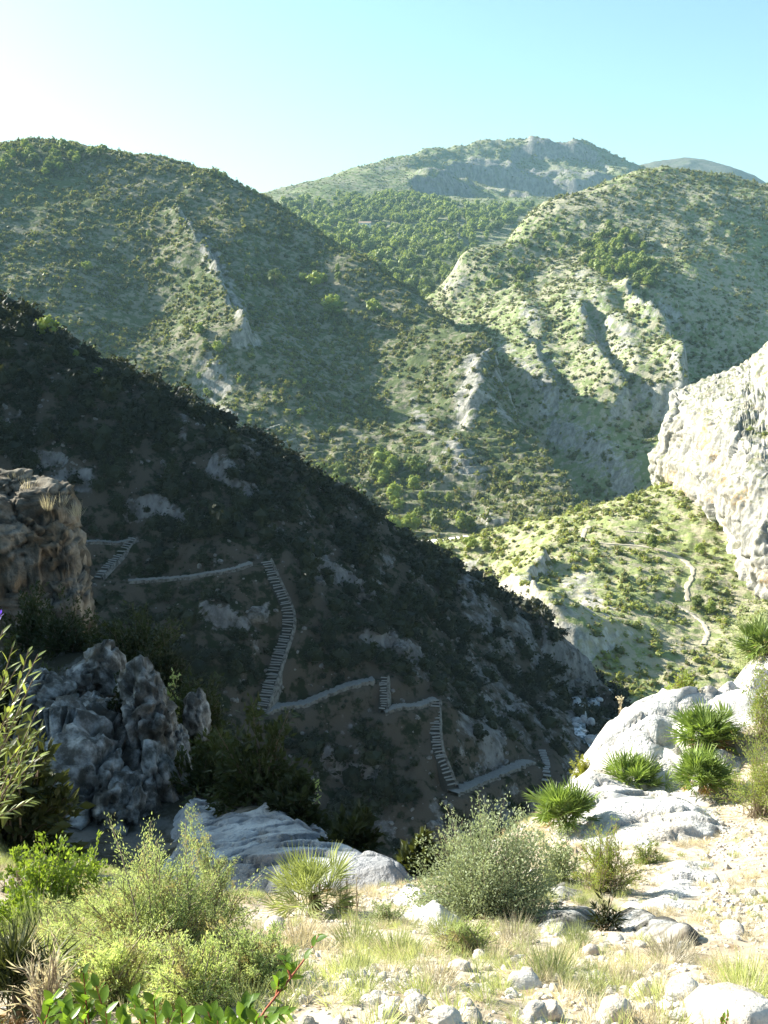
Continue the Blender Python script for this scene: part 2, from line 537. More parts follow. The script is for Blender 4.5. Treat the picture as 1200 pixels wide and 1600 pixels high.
LINES = {}
for _n, _s, _w, _p in [
        ('stair_long', D, 1.7, [(408, 1114), (417, 1085), (428, 1052), (437, 1025), (447, 995), (455, 970), (450, 950), (438, 928), (428, 905), (415, 878)]),
        ('stair_top', D, 1.7, [(152, 905), (168, 890), (184, 872), (198, 856), (208, 842)]),
        ('stair_small', D, 1.7, [(598, 1112), (601, 1095), (600, 1078), (601, 1060)]),
        ('stair_second', D, 1.7, [(708, 1232), (697, 1205), (684, 1175), (680, 1145), (679, 1118), (680, 1096)]),
        ('stair_low', D, 1.7, [(852, 1228), (855, 1208), (851, 1190), (847, 1174)]),
        ('path_top', D, 1.7, [(120, 849), (150, 847), (185, 844), (208, 840)]),
        ('path_long', D, 1.7, [(200, 909), (250, 906), (300, 903), (340, 897), (370, 890), (392, 880)]),
        ('ramp_a', D, 1.7, [(412, 1118), (440, 1113), (470, 1102), (500, 1088), (540, 1073), (583, 1057)]),
        ('ramp_b', D, 1.7, [(600, 1114), (625, 1104), (650, 1098), (680, 1090)]),
        ('ramp_c', D, 1.7, [(706, 1245), (735, 1228), (765, 1216), (795, 1203), (815, 1192), (828, 1180)]),
        ('trail_a', SP_, 1.6, [(920, 822), (910, 832), (908, 842), (922, 848), (950, 850), (990, 851), (1025, 855), (1052, 863), (1073, 875), (1086, 888), (1084, 900), (1072, 912), (1068, 925), (1075, 938)]),
        ('trail_b', SP_, 1.6, [(1040, 938), (1062, 948), (1080, 958), (1100, 972), (1108, 990), (1098, 1006)]),
        ('trail_c', SP_, 1.6, [(975, 830), (1005, 831), (1030, 836)]),
        ('track_a', LH, 1.6, [(404, 699), (425, 695), (445, 690), (461, 684)]),
        ('track_b', LH, 1.6, [(395, 676), (415, 670), (440, 662)])]:
    LINES[_n] = centreline(_s, _p, 60)
    carve(_s, LINES[_n], _w)
_sc = np.array([D.hit(*q) for q in [(690, 1075), (735, 1062), (800, 1110), (835, 1150), (795, 1190), (725, 1205), (715, 1140)]])[:, :2]
_sd, _t = dist_polyline(D.V[:, :2], np.vstack([_sc, _sc[:1]]))
_sd = np.where(in_poly(D.V[:, :2], _sc), _sd, -_sd) + 2 * fbm(D.V / 5, 3)
D.attr['rock'] = np.clip(D.attr['rock'] + 0.55 * sstep(-1, 2, _sd), 0, 1)
for _s in (D, SP_, LH):
    _s.pix()
# ------------------------------------------------------------------ materials
class NT:
    def __init__(self, name):
        self.m = bpy.data.materials.new(name)
        self.m.use_nodes = True
        self.t = self.m.node_tree
        self.t.nodes.clear()
        self.out = self.n('ShaderNodeOutputMaterial')

    def n(self, typ, **kw):
        x = self.t.nodes.new(typ)
        for k, v in kw.items():
            if k in x.inputs:
                x.inputs[k].default_value = v
            else:
                setattr(x, k, v)
        return x

    def l(self, a, b):
        self.t.links.new(a, b)

    def pos(self):
        return self.n('ShaderNodeNewGeometry').outputs['Position']

    def noise(self, scale, detail=4, rough=0.55, vec=None, stretch=None):
        x = self.n('ShaderNodeTexNoise')
        x.inputs['Scale'].default_value = scale
        x.inputs['Detail'].default_value = detail
        x.inputs['Roughness'].default_value = rough
        v = vec or self.pos()
        if stretch:
            mp = self.n('ShaderNodeMapping')
            mp.inputs['Scale'].default_value = stretch
            self.l(v, mp.inputs['Vector'])
            v = mp.outputs[0]
        self.l(v, x.inputs['Vector'])
        return x.outputs['Fac']

    def voro(self, scale, feature='F1', stretch=None):
        x = self.n('ShaderNodeTexVoronoi', feature=feature)
        x.inputs['Scale'].default_value = scale
        v = self.pos()
        if stretch:
            mp = self.n('ShaderNodeMapping')
            mp.inputs['Scale'].default_value = stretch
            self.l(v, mp.inputs['Vector'])
            v = mp.outputs[0]
        self.l(v, x.inputs['Vector'])
        return x.outputs['Distance']

    def ramp(self, fac, a, b):
        x = self.n('ShaderNodeMapRange')
        x.interpolation_type = 'SMOOTHSTEP'
        x.inputs['From Min'].default_value = a
        x.inputs['From Max'].default_value = b
        self.l(fac, x.inputs['Value'])
        return x.outputs['Result']

    def math(self, op, a, b):
        x = self.n('ShaderNodeMath', operation=op)
        for i, v in enumerate((a, b)):
            if isinstance(v, (int, float)):
                x.inputs[i].default_value = v
            else:
                self.l(v, x.inputs[i])
        x.use_clamp = False
        return x.outputs[0]

    def mix(self, fac, a, b):
        x = self.n('ShaderNodeMix', data_type='RGBA')
        if isinstance(fac, (int, float)):
            x.inputs[0].default_value = fac
        else:
            self.l(fac, x.inputs[0])
        for i, v in ((6, a), (7, b)):
            if isinstance(v, tuple):
                x.inputs[i].default_value = (*v, 1)
            else:
                self.l(v, x.inputs[i])
        return x.outputs[2]

    def attr(self, name):
        return self.n('ShaderNodeAttribute', attribute_name=name).outputs['Fac']

    def surface(self, col, rough=0.9, bump=None, bstr=0.5, bdist=0.1, spec=0.2):
        p = self.n('ShaderNodeBsdfPrincipled')
        self.l(col, p.inputs['Base Color']) if not isinstance(col, tuple) else None
        if isinstance(col, tuple):
            p.inputs['Base Color'].default_value = (*col, 1)
        p.inputs['Roughness'].default_value = rough
        p.inputs['Specular IOR Level'].default_value = spec
        if bump is not None:
            b = self.n('ShaderNodeBump')
            b.inputs['Strength'].default_value = bstr
            b.inputs['Distance'].default_value = bdist
            self.l(bump, b.inputs['Height'])
            self.l(b.outputs[0], p.inputs['Normal'])
        self.l(p.outputs[0], self.out.inputs[0])
        return self.m


def mat_hill(name, soil, scrub, rock, unit, cover=0.5, stretch=None):
    """unit = size in metres of a tuft of low scrub"""
    t = NT(name)
    a = t.noise(0.55 / unit, 5, 0.62)
    big = t.noise(0.03 / unit, 4, 0.6)
    scrubm = t.ramp(t.math('ADD', a, t.math('MULTIPLY', t.math('SUBTRACT', big, 0.5), 0.4)), 1.0 - cover - 0.06, 1.0 - cover + 0.06)
    soil2 = t.mix(t.noise(0.2 / unit, 3), soil, tuple(c * 0.72 for c in soil))
    scr2 = t.mix(big, tuple(c * 0.8 for c in scrub), tuple(c * 1.3 for c in scrub))
    c = t.mix(scrubm, soil2, scr2)
    rn = t.noise(0.8 / unit, 6, 0.65, stretch=stretch or (1, 1, 0.35))
    rcol = t.mix(t.ramp(rn, 0.3, 0.7), tuple(x * 0.5 for x in rock), tuple(min(1, x * 1.25) for x in rock))
    rm = t.ramp(t.math('ADD', t.math('MULTIPLY', t.attr('rock'), 0.8), t.math('MULTIPLY', t.math('SUBTRACT', t.noise(0.6 / unit, 7, 0.7), 0.5), 2.6)), 0.36, 0.8)
    c = t.mix(rm, c, rcol)
    h = t.math('ADD', t.math('MULTIPLY', a, 0.6), t.math('MULTIPLY', rn, 0.6))
    return t.surface(c, 0.95, h, 0.9, unit * 0.7, 0.05)


m_haze = bpy.data.materials.new('haze')
m_haze.use_nodes = True
_ht = m_haze.node_tree
_ht.nodes.clear()
_hv = _ht.nodes.new('ShaderNodeVolumePrincipled')
_hv.inputs['Color'].default_value = (0.50, 0.80, 0.95, 1)
_hv.inputs['Density'].default_value = 0.00008
_hv.inputs['Anisotropy'].default_value = 0.0
_ho = _ht.nodes.new('ShaderNodeOutputMaterial')
_ht.links.new(_hv.outputs[0], _ho.inputs['Volume'])


def mat_rock(name, light, dark, unit=0.5, stain=None, cracks=False, fine=8.0, lo=0.34, hi=0.62):
    t = NT(name)
    n1 = t.noise(0.9 / unit, 7, 0.62)
    n2 = t.noise(fine / unit, 4, 0.6)
    c = t.mix(t.ramp(n1, lo, hi), dark, light)
    c = t.mix(t.math('MULTIPLY', t.ramp(n2, 0.52, 0.72), 0.6), c, tuple(x * 0.45 for x in light))
    if stain:
        c = t.mix(t.math('MULTIPLY', t.ramp(t.noise(0.5 / unit, 4), 0.5, 0.7), 0.7), c, stain)
    c = t.mix(t.math('MULTIPLY', t.attr('crack'), 0.85), c, tuple(x * 0.35 for x in dark))
    h = t.math('ADD', t.math('MULTIPLY', n1, 0.7), t.math('MULTIPLY', n2, 0.25))
    if cracks:
        v = t.ramp(t.voro(0.7 / unit, 'DISTANCE_TO_EDGE'), 0.0, 0.05)
        c = t.mix(v, tuple(x * 0.4 for x in dark), c)
        h = t.math('ADD', h, t.math('MULTIPLY', v, 0.2))
    return t.surface(c, 0.92, h, 0.8, unit * 0.35, 0.1)


def mat_leaf(name, col, trans=None, var=0.35, tfac=0.4, rough=0.55, unit=0.3, dry=None, dryamt=0.1):
    t = NT(name)
    oi = t.n('ShaderNodeObjectInfo')
    nz = t.noise(1.0 / unit, 3)
    lo, hi = tuple(c * (1 - var) for c in col), (min(1, col[0] * (1 + var * 1.3)), min(1, col[1] * (1 + var)), col[2] * (1 + var * 0.4))
    c = t.mix(t.ramp(t.math('ADD', t.math('MULTIPLY', oi.outputs['Random'], 0.55), t.math('MULTIPLY', nz, 0.5)), 0.15, 0.85), lo, hi)
    if dry:
        c = t.mix(t.ramp(t.noise(2.3 / unit, 2), 1 - dryamt - 0.35, 1 - dryamt - 0.25), c, dry)
    p = t.n('ShaderNodeBsdfPrincipled')
    t.l(c, p.inputs['Base Color'])
    p.inputs['Roughness'].default_value = rough
    p.inputs['Specular IOR Level'].default_value = 0.3
    tr = t.n('ShaderNodeBsdfTranslucent')
    tc = t.n('ShaderNodeMix', data_type='RGBA', blend_type='MULTIPLY')
    tc.inputs[0].default_value = 1
    t.l(c, tc.inputs[6])
    tc.inputs[7].default_value = (*(trans or (1.5, 1.35, 0.6)), 1)
    t.l(tc.outputs[2], tr.inputs[0])
    mx = t.n('ShaderNodeMixShader')
    mx.inputs[0].default_value = tfac
    t.l(p.outputs[0], mx.inputs[1])
    t.l(tr.outputs[0], mx.inputs[2])
    t.l(mx.outputs[0], t.out.inputs[0])
    return t.m


def mat_plain(name, col, rough=0.9, unit=0.1, var=0.3):
    t = NT(name)
    n = t.noise(1.0 / unit, 5)
    return t.surface(t.mix(n, tuple(c * (1 - var) for c in col), tuple(c * (1 + var) for c in col)), rough, n, 0.4, unit * 0.2, 0.15)


ROCKC = (0.31, 0.295, 0.265)
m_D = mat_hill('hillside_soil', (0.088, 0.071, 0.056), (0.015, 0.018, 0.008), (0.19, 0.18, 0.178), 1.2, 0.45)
m_S = mat_hill('spur_soil', (0.41, 0.37, 0.25), (0.215, 0.245, 0.10), (0.44, 0.415, 0.36), 1.6, 0.52)
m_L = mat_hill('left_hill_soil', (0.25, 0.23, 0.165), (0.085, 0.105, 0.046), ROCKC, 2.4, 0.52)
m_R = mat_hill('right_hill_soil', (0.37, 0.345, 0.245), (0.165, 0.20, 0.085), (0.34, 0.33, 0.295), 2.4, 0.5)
m_M = mat_hill('mountain_soil', (0.27, 0.265, 0.18), (0.12, 0.15, 0.065), (0.25, 0.235, 0.225), 5.0, 0.5)

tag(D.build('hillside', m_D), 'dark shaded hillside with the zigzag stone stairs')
tag(SP_.build('hill', m_S), 'low sunlit spur with a curving footpath below the pale cliff')
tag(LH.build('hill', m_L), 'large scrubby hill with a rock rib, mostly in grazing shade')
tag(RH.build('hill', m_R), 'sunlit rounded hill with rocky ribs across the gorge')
tag(MT.build('mountain', m_M), 'far mountain with a grey cliff band under its flat top')
m_F = mat_hill('far_cliff', (0.16, 0.155, 0.13), (0.07, 0.085, 0.05), (0.15, 0.14, 0.14), 6.0, 0.5)
tag(FM.build('mountain', m_F), 'farthest flat mountain peeping over the rounded hill')
base_z = -135.0
g_me = mesh_from('terrain', [(-3400, -190, base_z), (3400, -190, base_z), (3400, 4190, base_z), (-3400, 4190, base_z)], [(0, 1, 2, 3)], False, [m_L])
link('terrain', g_me)['kind'] = 'structure'

_ht1 = max(float(_s.V[:, 2].max()) for _s in (D, SP_, LH, RH, MT, FM)) + 15
_hx = [(-3500, -200, -136), (3500, -200, -136), (3500, 4200, -136), (-3500, 4200, -136), (-3500, -200, _ht1), (3500, -200, _ht1), (3500, 4200, _ht1), (-3500, 4200, _ht1)]
_hf = [(3, 2, 1, 0), (4, 5, 6, 7), (0, 1, 5, 4), (1, 2, 6, 5), (2, 3, 7, 6), (3, 0, 4, 7)]
tag(link('haze', mesh_from('haze', _hx, _hf, False, [m_haze])), 'thin bluish haze over the valley', kind='stuff')
# ------------------------------------------------------------------ the near slope we stand on
N_ctrl = [(600, 1600, 2.2), (600, 1500, 4.0), (600, 1420, 7.0), (660, 1385, 8.5), (500, 1420, 7.5), (400, 1450, 6.2), (800, 1430, 6.5), (900, 1370, 8.6),
          (1000, 1500, 4.2), (1100, 1400, 7.5), (1150, 1300, 10.5), (1000, 1250, 13), (1000, 1340, 9.6), (1000, 1142, 17.0), (1080, 1125, 18.4), (1150, 1105, 19.0), (1210, 985, 23.5), (1300, 1300, 9), (1350, 1030, 20), (1350, 1500, 4.5),
          (100, 1550, 3.0), (50, 1480, 4.3), (250, 1480, 4.8), (250, 1405, 7.5), (100, 1390, 7.5), (-100, 1450, 5), (-150, 1250, 10),
          (200, 1400, 13.0), (400, 1385, 12.5), (300, 1300, 16), (560, 1395, 10.6), (470, 1300, 14.2), (640, 1380, 10.4),
          (100, 1300, 16.0), (100, 1150, 20), (0, 1100, 22), (150, 1080, 23), (250, 1150, 22),
          (60, 1030, 34), (150, 1015, 33), (250, 1090, 29), (330, 1185, 25), (410, 1270, 20), (470, 1292, 17), (-60, 980, 36), (40, 960, 40), (100, 975, 42),
          (870, 1245, 13.3), (890, 1195, 15.3), (940, 1166, 16.9), (760, 1330, 11.2), (700, 1370, 10.6),
          # over the edge
          ('w', -1, 20, -15), ('w', -1, 30, -35), ('w', 2, 20, -18), ('w', 3.5, 24, -20), ('w', 0, 45, -62), ('w', 8, 45, -55), ('w', 14, 45, -45), ('w', 22, 45, -30), ('w', 10, 33, -25), ('w', -6, 32, -26), ('w', -8, 45, -45), ('w', -10, 56, -50), ('w', -25, 60, -30),
          ('w', 12, 27, -12), ('w', 30, 40, -12), ('w', 40, 25, 2),
          # round the camera and behind it
          ('w', 0, 0.3, -1.62), ('w', 1.5, 0.5, -1.6), ('w', -1.5, 0.5, -1.5), ('w', 0, -3, -0.5), ('w', 6, -2, 0), ('w', -6, -2, -0.5), ('w', -10, 8, -5.5), ('w', -18, 18, -10.5), ('w', -20, 30, -14), ('w', -45, 30, -10), ('w', -40, 10, -4), ('w', -14, 30, -13.5), ('w', -12, 24, -11), ('w', -9, 27, -11.5), ('w', -16, 36, -14.5), ('w', 12, 6, -2.0), ('w', 25, 10, 1)]


def relief_N(s):
    p = s.V.copy()
    x, y = p[:, 0], p[:, 1]
    # added buttress out of view on the left, shaped to shade outcrop and slab
    k = sstep(-22.5, -27, x) * sstep(25.6, 27.4, y + 0.8 * pnoise(p / 4)) * sstep(46, 43, y) * sstep(-60, -45, x)
    top = 9.5 + 0.7 * fbm(p / 5 + 2, 3) + np.clip(-x - 28, 0, 40) * 0.35
    s.V[:, 2] = s.V[:, 2] * (1 - k) + np.maximum(top, s.V[:, 2]) * k
    r = np.hypot(x, y)
    far = sstep(12, 26, r)
    s.V[:, 2] += 0.07 * fbm(p * 1.1, 4) + 0.025 * fbm(p * 5, 3) + far * (0.5 - 0.36 * sstep(-0.5, 2.5, x)) * fbm(p / 3.2, 4)
    s.attr['rock'] = np.clip(slope_rock(s, 0.45, 0.7), 0, 1)


for _e in [(470, 1291, 15.2), (520, 1318, 13.4), (560, 1342, 12.4), (610, 1362, 11.5), (660, 1368, 11.0), (720, 1345, 11.2), (790, 1300, 12.0), (870, 1243, 13.4), (900, 1205, 15.2), (940, 1164, 17.0), (1000, 1124, 19.0), (1080, 1100, 20.5), (1140, 1085, 21.3), (1190, 1025, 23.0)]:
    _p = at(*_e)
    for _k, _dz in ((1.0, 0.0), (1.07, 0.55), (1.2, 2.6)):
        N_ctrl.append(('w', _p[0] * _k, _p[1] * _k, _p[2] * (1 if _k == 1 else _k ** 0.3) - _dz))


NG = Surf(N_ctrl, -1.7, 1.2, 2.7, 66, 410, 380, y0=3.0, relief=relief_N, floor=-80)
NG.pix()
_nrbf = NG.rbf
# bare bedrock along the right rim, dark leaf mould in the gully on the left
_bp = np.array([NG.hit(*q) for q in [(862, 1262), (900, 1195), (940, 1145), (1010, 1095), (1140, 1062), (1205, 1000), (1290, 1040), (1200, 1130), (1120, 1180), (1115, 1290), (1040, 1330), (930, 1330)]])
_bd, _t = dist_polyline(NG.V[:, :2], np.vstack([_bp[:, :2], _bp[:1, :2]]))
_bd = np.where(in_poly(NG.V[:, :2], _bp[:, :2]), _bd, -_bd) + 0.5 * fbm(NG.V * 0.8, 3)
NG.attr['bedrock'] = sstep(-0.5, 0.6, _bd)
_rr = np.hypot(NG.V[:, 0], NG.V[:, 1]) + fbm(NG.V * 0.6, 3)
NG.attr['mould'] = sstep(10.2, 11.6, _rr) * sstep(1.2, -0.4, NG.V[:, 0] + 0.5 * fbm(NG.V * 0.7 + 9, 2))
_k = NG.attr['bedrock']
_w, _i = worley(NG.V * [0.8, 1.4, 1.0] + 0.25 * fbm(NG.V, 2)[:, None])
NG.attr['crack'] = _k * np.exp(-_w / 0.035)
NG.V[:, 2] += _k * (0.26 * (_i - 0.5) + 0.22 * worley.tilt - 0.22 * np.exp(-_w / 0.05) + 0.08 * ridged(NG.V * [1.5, 3, 2], 4))


def ground_z(x, y):
    return float(_nrbf(np.array([[x, y]]))[0])


def mat_ground():
    t = NT('dry_ground')
    a = t.noise(1.6, 6, 0.6)
    b = t.noise(9, 5, 0.65)
    v = t.voro(26)
    v2 = t.voro(60)
    c = t.mix(t.ramp(a, 0.35, 0.65), (0.36, 0.295, 0.22), (0.47, 0.41, 0.33))
    c = t.mix(t.ramp(b, 0.45, 0.7), c, (0.24, 0.17, 0.10))
    c = t.mix(t.math('MULTIPLY', t.ramp(v, 0.25, 0.10), t.ramp(b, 0.3, 0.5)), c, (0.55, 0.49, 0.42))
    c = t.mix(t.math('MULTIPLY', t.ramp(v2, 0.3, 0.15), 0.5), c, (0.50, 0.43, 0.34))
    r = t.mix(t.noise(2.2, 7, 0.65), (0.20, 0.19, 0.17), (0.46, 0.44, 0.41))
    c = t.mix(t.ramp(t.math('ADD', t.attr('rock'), t.math('MULTIPLY', t.math('SUBTRACT', a, 0.5), 0.8)), 0.4, 0.7), c, r)
    pr = t.mix(t.ramp(t.noise(3.0, 8, 0.7), 0.35, 0.6), (0.42, 0.40, 0.37), (0.64, 0.62, 0.59))
    pr = t.mix(t.math('MULTIPLY', t.ramp(t.noise(14, 4, 0.6), 0.55, 0.7), 0.5), pr, (0.2, 0.19, 0.16))
    c = t.mix(t.ramp(t.math('ADD', t.attr('bedrock'), t.math('MULTIPLY', t.math('SUBTRACT', a, 0.5), 1.2)), 0.35, 0.65), c, pr)
    c = t.mix(t.math('MULTIPLY', t.attr('crack'), 0.8), c, (0.10, 0.09, 0.07))
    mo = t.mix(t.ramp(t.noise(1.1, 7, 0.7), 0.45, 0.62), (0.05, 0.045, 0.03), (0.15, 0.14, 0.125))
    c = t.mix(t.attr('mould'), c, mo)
    h = t.math('ADD', t.math('MULTIPLY', b, 0.5), t.math('MULTIPLY', t.ramp(v, 0.3, 0.0), 0.5))
    return t.surface(c, 0.95, h, 0.8, 0.03, 0.1)


m_N = mat_ground()
_g = NG.build('ground', m_N)
tag(_g, 'dry stony slope in the foreground')

# ------------------------------------------------------------------ rocks
m_pale = mat_rock('sunlit_limestone', (0.64, 0.62, 0.59), (0.45, 0.43, 0.40), 0.9, stain=(0.50, 0.43, 0.34), fine=14)
m_slab = mat_rock('grey_limestone', (0.50, 0.50, 0.51), (0.24, 0.24, 0.25), 0.9, fine=14, cracks=False)
m_bould = mat_rock('weathered_limestone', (0.46, 0.45, 0.43), (0.085, 0.08, 0.07), 0.3, stain=(0.13, 0.10, 0.065), fine=8, lo=0.40, hi=0.66)
m_bluff = mat_rock('ochre_limestone', (0.26, 0.235, 0.195), (0.07, 0.06, 0.048), 1.2, stain=(0.22, 0.15, 0.085), fine=9)
m_stone = mat_rock('loose_limestone', (0.60, 0.56, 0.50), (0.38, 0.33, 0.27), 0.10, stain=(0.42, 0.30, 0.20), fine=6, cracks=False)

_ico = {}


def ico(n):
    if n not in _ico:
        bm = bmesh.new()
        bmesh.ops.create_icosphere(bm, subdivisions=n, radius=1)
        V = np.array([v.co[:] for v in bm.verts])
        F = np.array([[v.index for v in f.verts] for f in bm.faces])
        bm.free()
        _ico[n] = (V, F)
    return _ico[n]


def rock_geo(n, size, seed, rough=0.3, freq=1.2, square=0.5, strata=0.0, fine=0.05, rot=None, frac=0.0, ffreq=1.6, fst=(1, 1, 1)):
    """a displaced, somewhat blocky stone: half sizes in metres"""
    V, F = ico(n)
    size = np.asarray(size, float)
    e = 1 - 0.6 * square
    P = np.sign(V) * np.abs(V) ** e
    P = P / np.maximum(np.abs(P).max(1)[:, None] ** 0.0, 1e-6)
    P /= np.linalg.norm(P, axis=1)[:, None] ** (1 - square * 0.75)
    q = V * freq + seed * 7.7
    P = P * (1 + rough * fbm(q, 4) + rough * 0.55 * ridged(q * 1.7 + 3, 3))[:, None]
    P = P * size
    s = size.mean()
    q2 = P / s
    P += V * (fine * s * ridged(q2 * 4 + seed, 4))[:, None]
    ck = np.zeros(len(P))
    if frac:
        w, cid = worley(q2 * ffreq * np.asarray(fst) + 0.35 * fbm(q2 * 2 + seed, 2)[:, None] + seed * 3.3, int(seed * 10) & 127)
        tl = worley.tilt
        w2, cid2 = worley(q2 * ffreq * 2.6 * np.asarray(fst) + 0.3 * fbm(q2 * 3 + seed, 2)[:, None] + seed, int(seed * 10) & 127)
        tl2 = worley.tilt
        ck = np.clip(np.exp(-w / 0.07) + 0.5 * np.exp(-w2 / 0.06), 0, 1)
        P += V * (frac * s * ((cid - 0.5) * 0.8 + tl * 1.05 + (cid2 - 0.5) * 0.25 + tl2 * 0.3 - 0.8 * np.exp(-w / 0.07) - 0.25 * np.exp(-w2 / 0.06)))[:, None]
    rock_geo.crack = ck
    if strata:
        P += V * np.array([1, 1, 0.2]) * (strata * s * pnoise(q2 * [1.2, 1.2, 9] + seed))[:, None]
    if rot is not None:
        P = P @ np.array(Matrix.Rotation(rot[2], 3, 'Z') @ Matrix.Rotation(rot[1], 3, 'Y') @ Matrix.Rotation(rot[0], 3, 'X')).T
    return P, F


def px2m(d):
    return d / 1500.0


# big outcrop on the left, in the shade
oc = empty('rock_outcrop', at(150, 1390, 16.5), 'large fissured grey rock outcrop in shade behind the lit green bushes', 'rock outcrop')
oc0 = np.array(oc.location)
for k, (px, py, w, h, d, dep, tilt, n, rg) in enumerate([
        (140, 1275, 235, 300, 18.0, 2.0, 0.05, 6, 0.3), (95, 1345, 190, 190, 17.0, 1.4, 0, 5, 0.3), (238, 1165, 85, 260, 18.9, 1.0, -0.1, 5, 0.3), (205, 1300, 100, 200, 17.0, 0.8, -0.1, 5, 0.3),
        (166, 1046, 58, 78, 20.5, 0.5, -0.5, 4, 0.3), (130, 1063, 52, 44, 20.3, 0.45, 0.5, 4, 0.3), (222, 1088, 66, 80, 19.8, 0.6, -0.45, 4, 0.25),
        (72, 1092, 92, 66, 19.5, 0.7, 0.55, 5, 0.3), (97, 1145, 46, 110, 19.0, 0.6, -0.25, 4, 0.35), (145, 1115, 40, 60, 19.4, 0.5, -0.3, 4, 0.3), (166, 1128, 50, 72, 19.2, 0.5, -0.3, 4, 0.3),
        (192, 1120, 40, 60, 19.4, 0.5, -0.2, 4, 0.3), (60, 1180, 80, 120, 18.6, 0.9, 0, 4, 0.3), (200, 1275, 56, 130, 16.9, 0.5, -0.15, 4, 0.3), (187, 1372, 105, 46, 16.0, 0.6, 0.2, 4, 0.2),
        (283, 1175, 26, 90, 19.3, 0.4, -0.15, 4, 0.25), (307, 1120, 40, 80, 20.5, 0.4, -0.2, 4, 0.3), (90, 1075, 30, 26, 20.8, 0.3, 0.3, 3, 0.2), (40, 1240, 90, 160, 18.0, 1.0, 0, 4, 0.3), (250, 1250, 50, 190, 17.6, 0.7, -0.1, 4, 0.3)]):
    P, F = rock_geo(n, (w * px2m(d) / 2, dep, h * px2m(d) / 2 * 1.04), k + 3.1, rg * 0.65, 1.5, 0.6, fine=0.04, rot=(0.15, tilt, 0.3 * math.sin(k)), frac=0.24, ffreq=1.1, fst=(1.2, 1.2, 0.75))
    c = at(px, py, d)
    link('rock', mesh_from('rock', P + (c - oc0), F, True, [m_bould], {'crack': rock_geo.crack}), oc)

# bluff at the left edge, its top just catching the sun
bl = empty('rock_bluff', at(60, 990, 41), 'ochre layered rock bluff with grass on top at the left edge', 'rock bluff')
bl0 = np.array(bl.location)
for k, (px, py, w, h, d, dep, n, st) in enumerate([(20, 880, 190, 235, 42.5, 3.0, 6, 0.10), (88, 905, 84, 200, 41.5, 1.6, 5, 0.10), (110, 960, 66, 150, 41.0, 1.2, 5, 0.08), (70, 800, 90, 90, 42.0, 1.4, 5, 0.1),
                                                   (10, 770, 80, 66, 43.0, 1.5, 5, 0.1), (-90, 900, 160, 280, 44, 3, 5, 0.1), (30, 960, 150, 120, 41.0, 1.6, 5, 0.08)]):
    P, F = rock_geo(n, (w * px2m(d) / 2, dep, h * px2m(d) / 2), k + 40.3, 0.16, 1.6, 0.8, st, 0.05, frac=0.13, ffreq=1.9, fst=(0.9, 0.9, 1.9))
    link('rock', mesh_from('rock', P + (at(px, py, d) - bl0), F, True, [m_bluff], {'crack': rock_geo.crack}), bl)


def slab(name, poly, h, edge, mat, label, res=0.05, rough=0.06, ctrl=None, fr=1.0, drop=1.0, cat='rock slab', seed=0.0):
    """bedrock: a sheet over a polygon of (px, py[, d]) that stands h proud of the ground and dives into it at the edge"""
    P = np.array([at(*q) if len(q) == 3 else NG.hit(*q) for q in poly])
    if ctrl is not None:
        rb = RBF(np.vstack([P, np.array([at(*q) for q in ctrl])]), 1e-3)
    else:
        rb = NG.rbf
    lo, hi = P[:, :2].min(0) - 0.5, P[:, :2].max(0) + 0.5
    nx, ny = [int(np.clip((hi[i] - lo[i]) / res, 20, 260)) for i in (0, 1)]
    X, Y = np.meshgrid(np.linspace(lo[0], hi[0], nx), np.linspace(lo[1], hi[1], ny))
    xy = np.stack([X.ravel(), Y.ravel()], 1)
    q3 = np.column_stack([xy, np.zeros(len(xy))])
    ring = np.vstack([P[:, :2], P[:1, :2]])
    dd, _ = dist_polyline(xy, ring)
    ins = np.where(in_poly(xy, P[:, :2]), dd, -dd) + 0.12 * fbm(q3 * 1.3 + seed, 3)
    z = rb(xy) + h * sstep(0, edge, ins) + np.minimum(ins, 0) * drop
    z += rough * 0.7 * (1.5 * fbm(q3 * 0.9 * fr + seed, 3) + 0.35 * ridged(q3 * [1.2, 1.7, 1] * fr + 5 + seed, 4)) + rough * 0.3 * fbm(q3 * 9 + seed, 3)
    w, cid = worley(q3 * [0.9, 1.7, 1] * fr * 1.2 + 0.3 * fbm(q3 * 2 + seed, 2)[:, None] + seed)
    z += rough * (0.9 * (cid - 0.5) + 1.1 * worley.tilt - 0.9 * np.exp(-w / 0.04))
    keep = ins > -0.55
    V = np.column_stack([xy, z])
    i = np.arange(ny - 1)[:, None] * nx + np.arange(nx - 1)[None]
    F = np.stack([i, i + 1, i + 1 + nx, i + nx], 2).reshape(-1, 4)
    F = F[keep[F].all(1)]
    used = np.unique(F)
    mp = np.zeros(len(V), int)
    mp[used] = np.arange(len(used))
    c = P.mean(0)
    o = link(name, mesh_from(name, V[used] - c, mp[F], True, [mat], {'crack': np.exp(-w / 0.04)[used] * 0.8}), loc=c)
    return tag(o, label, cat)


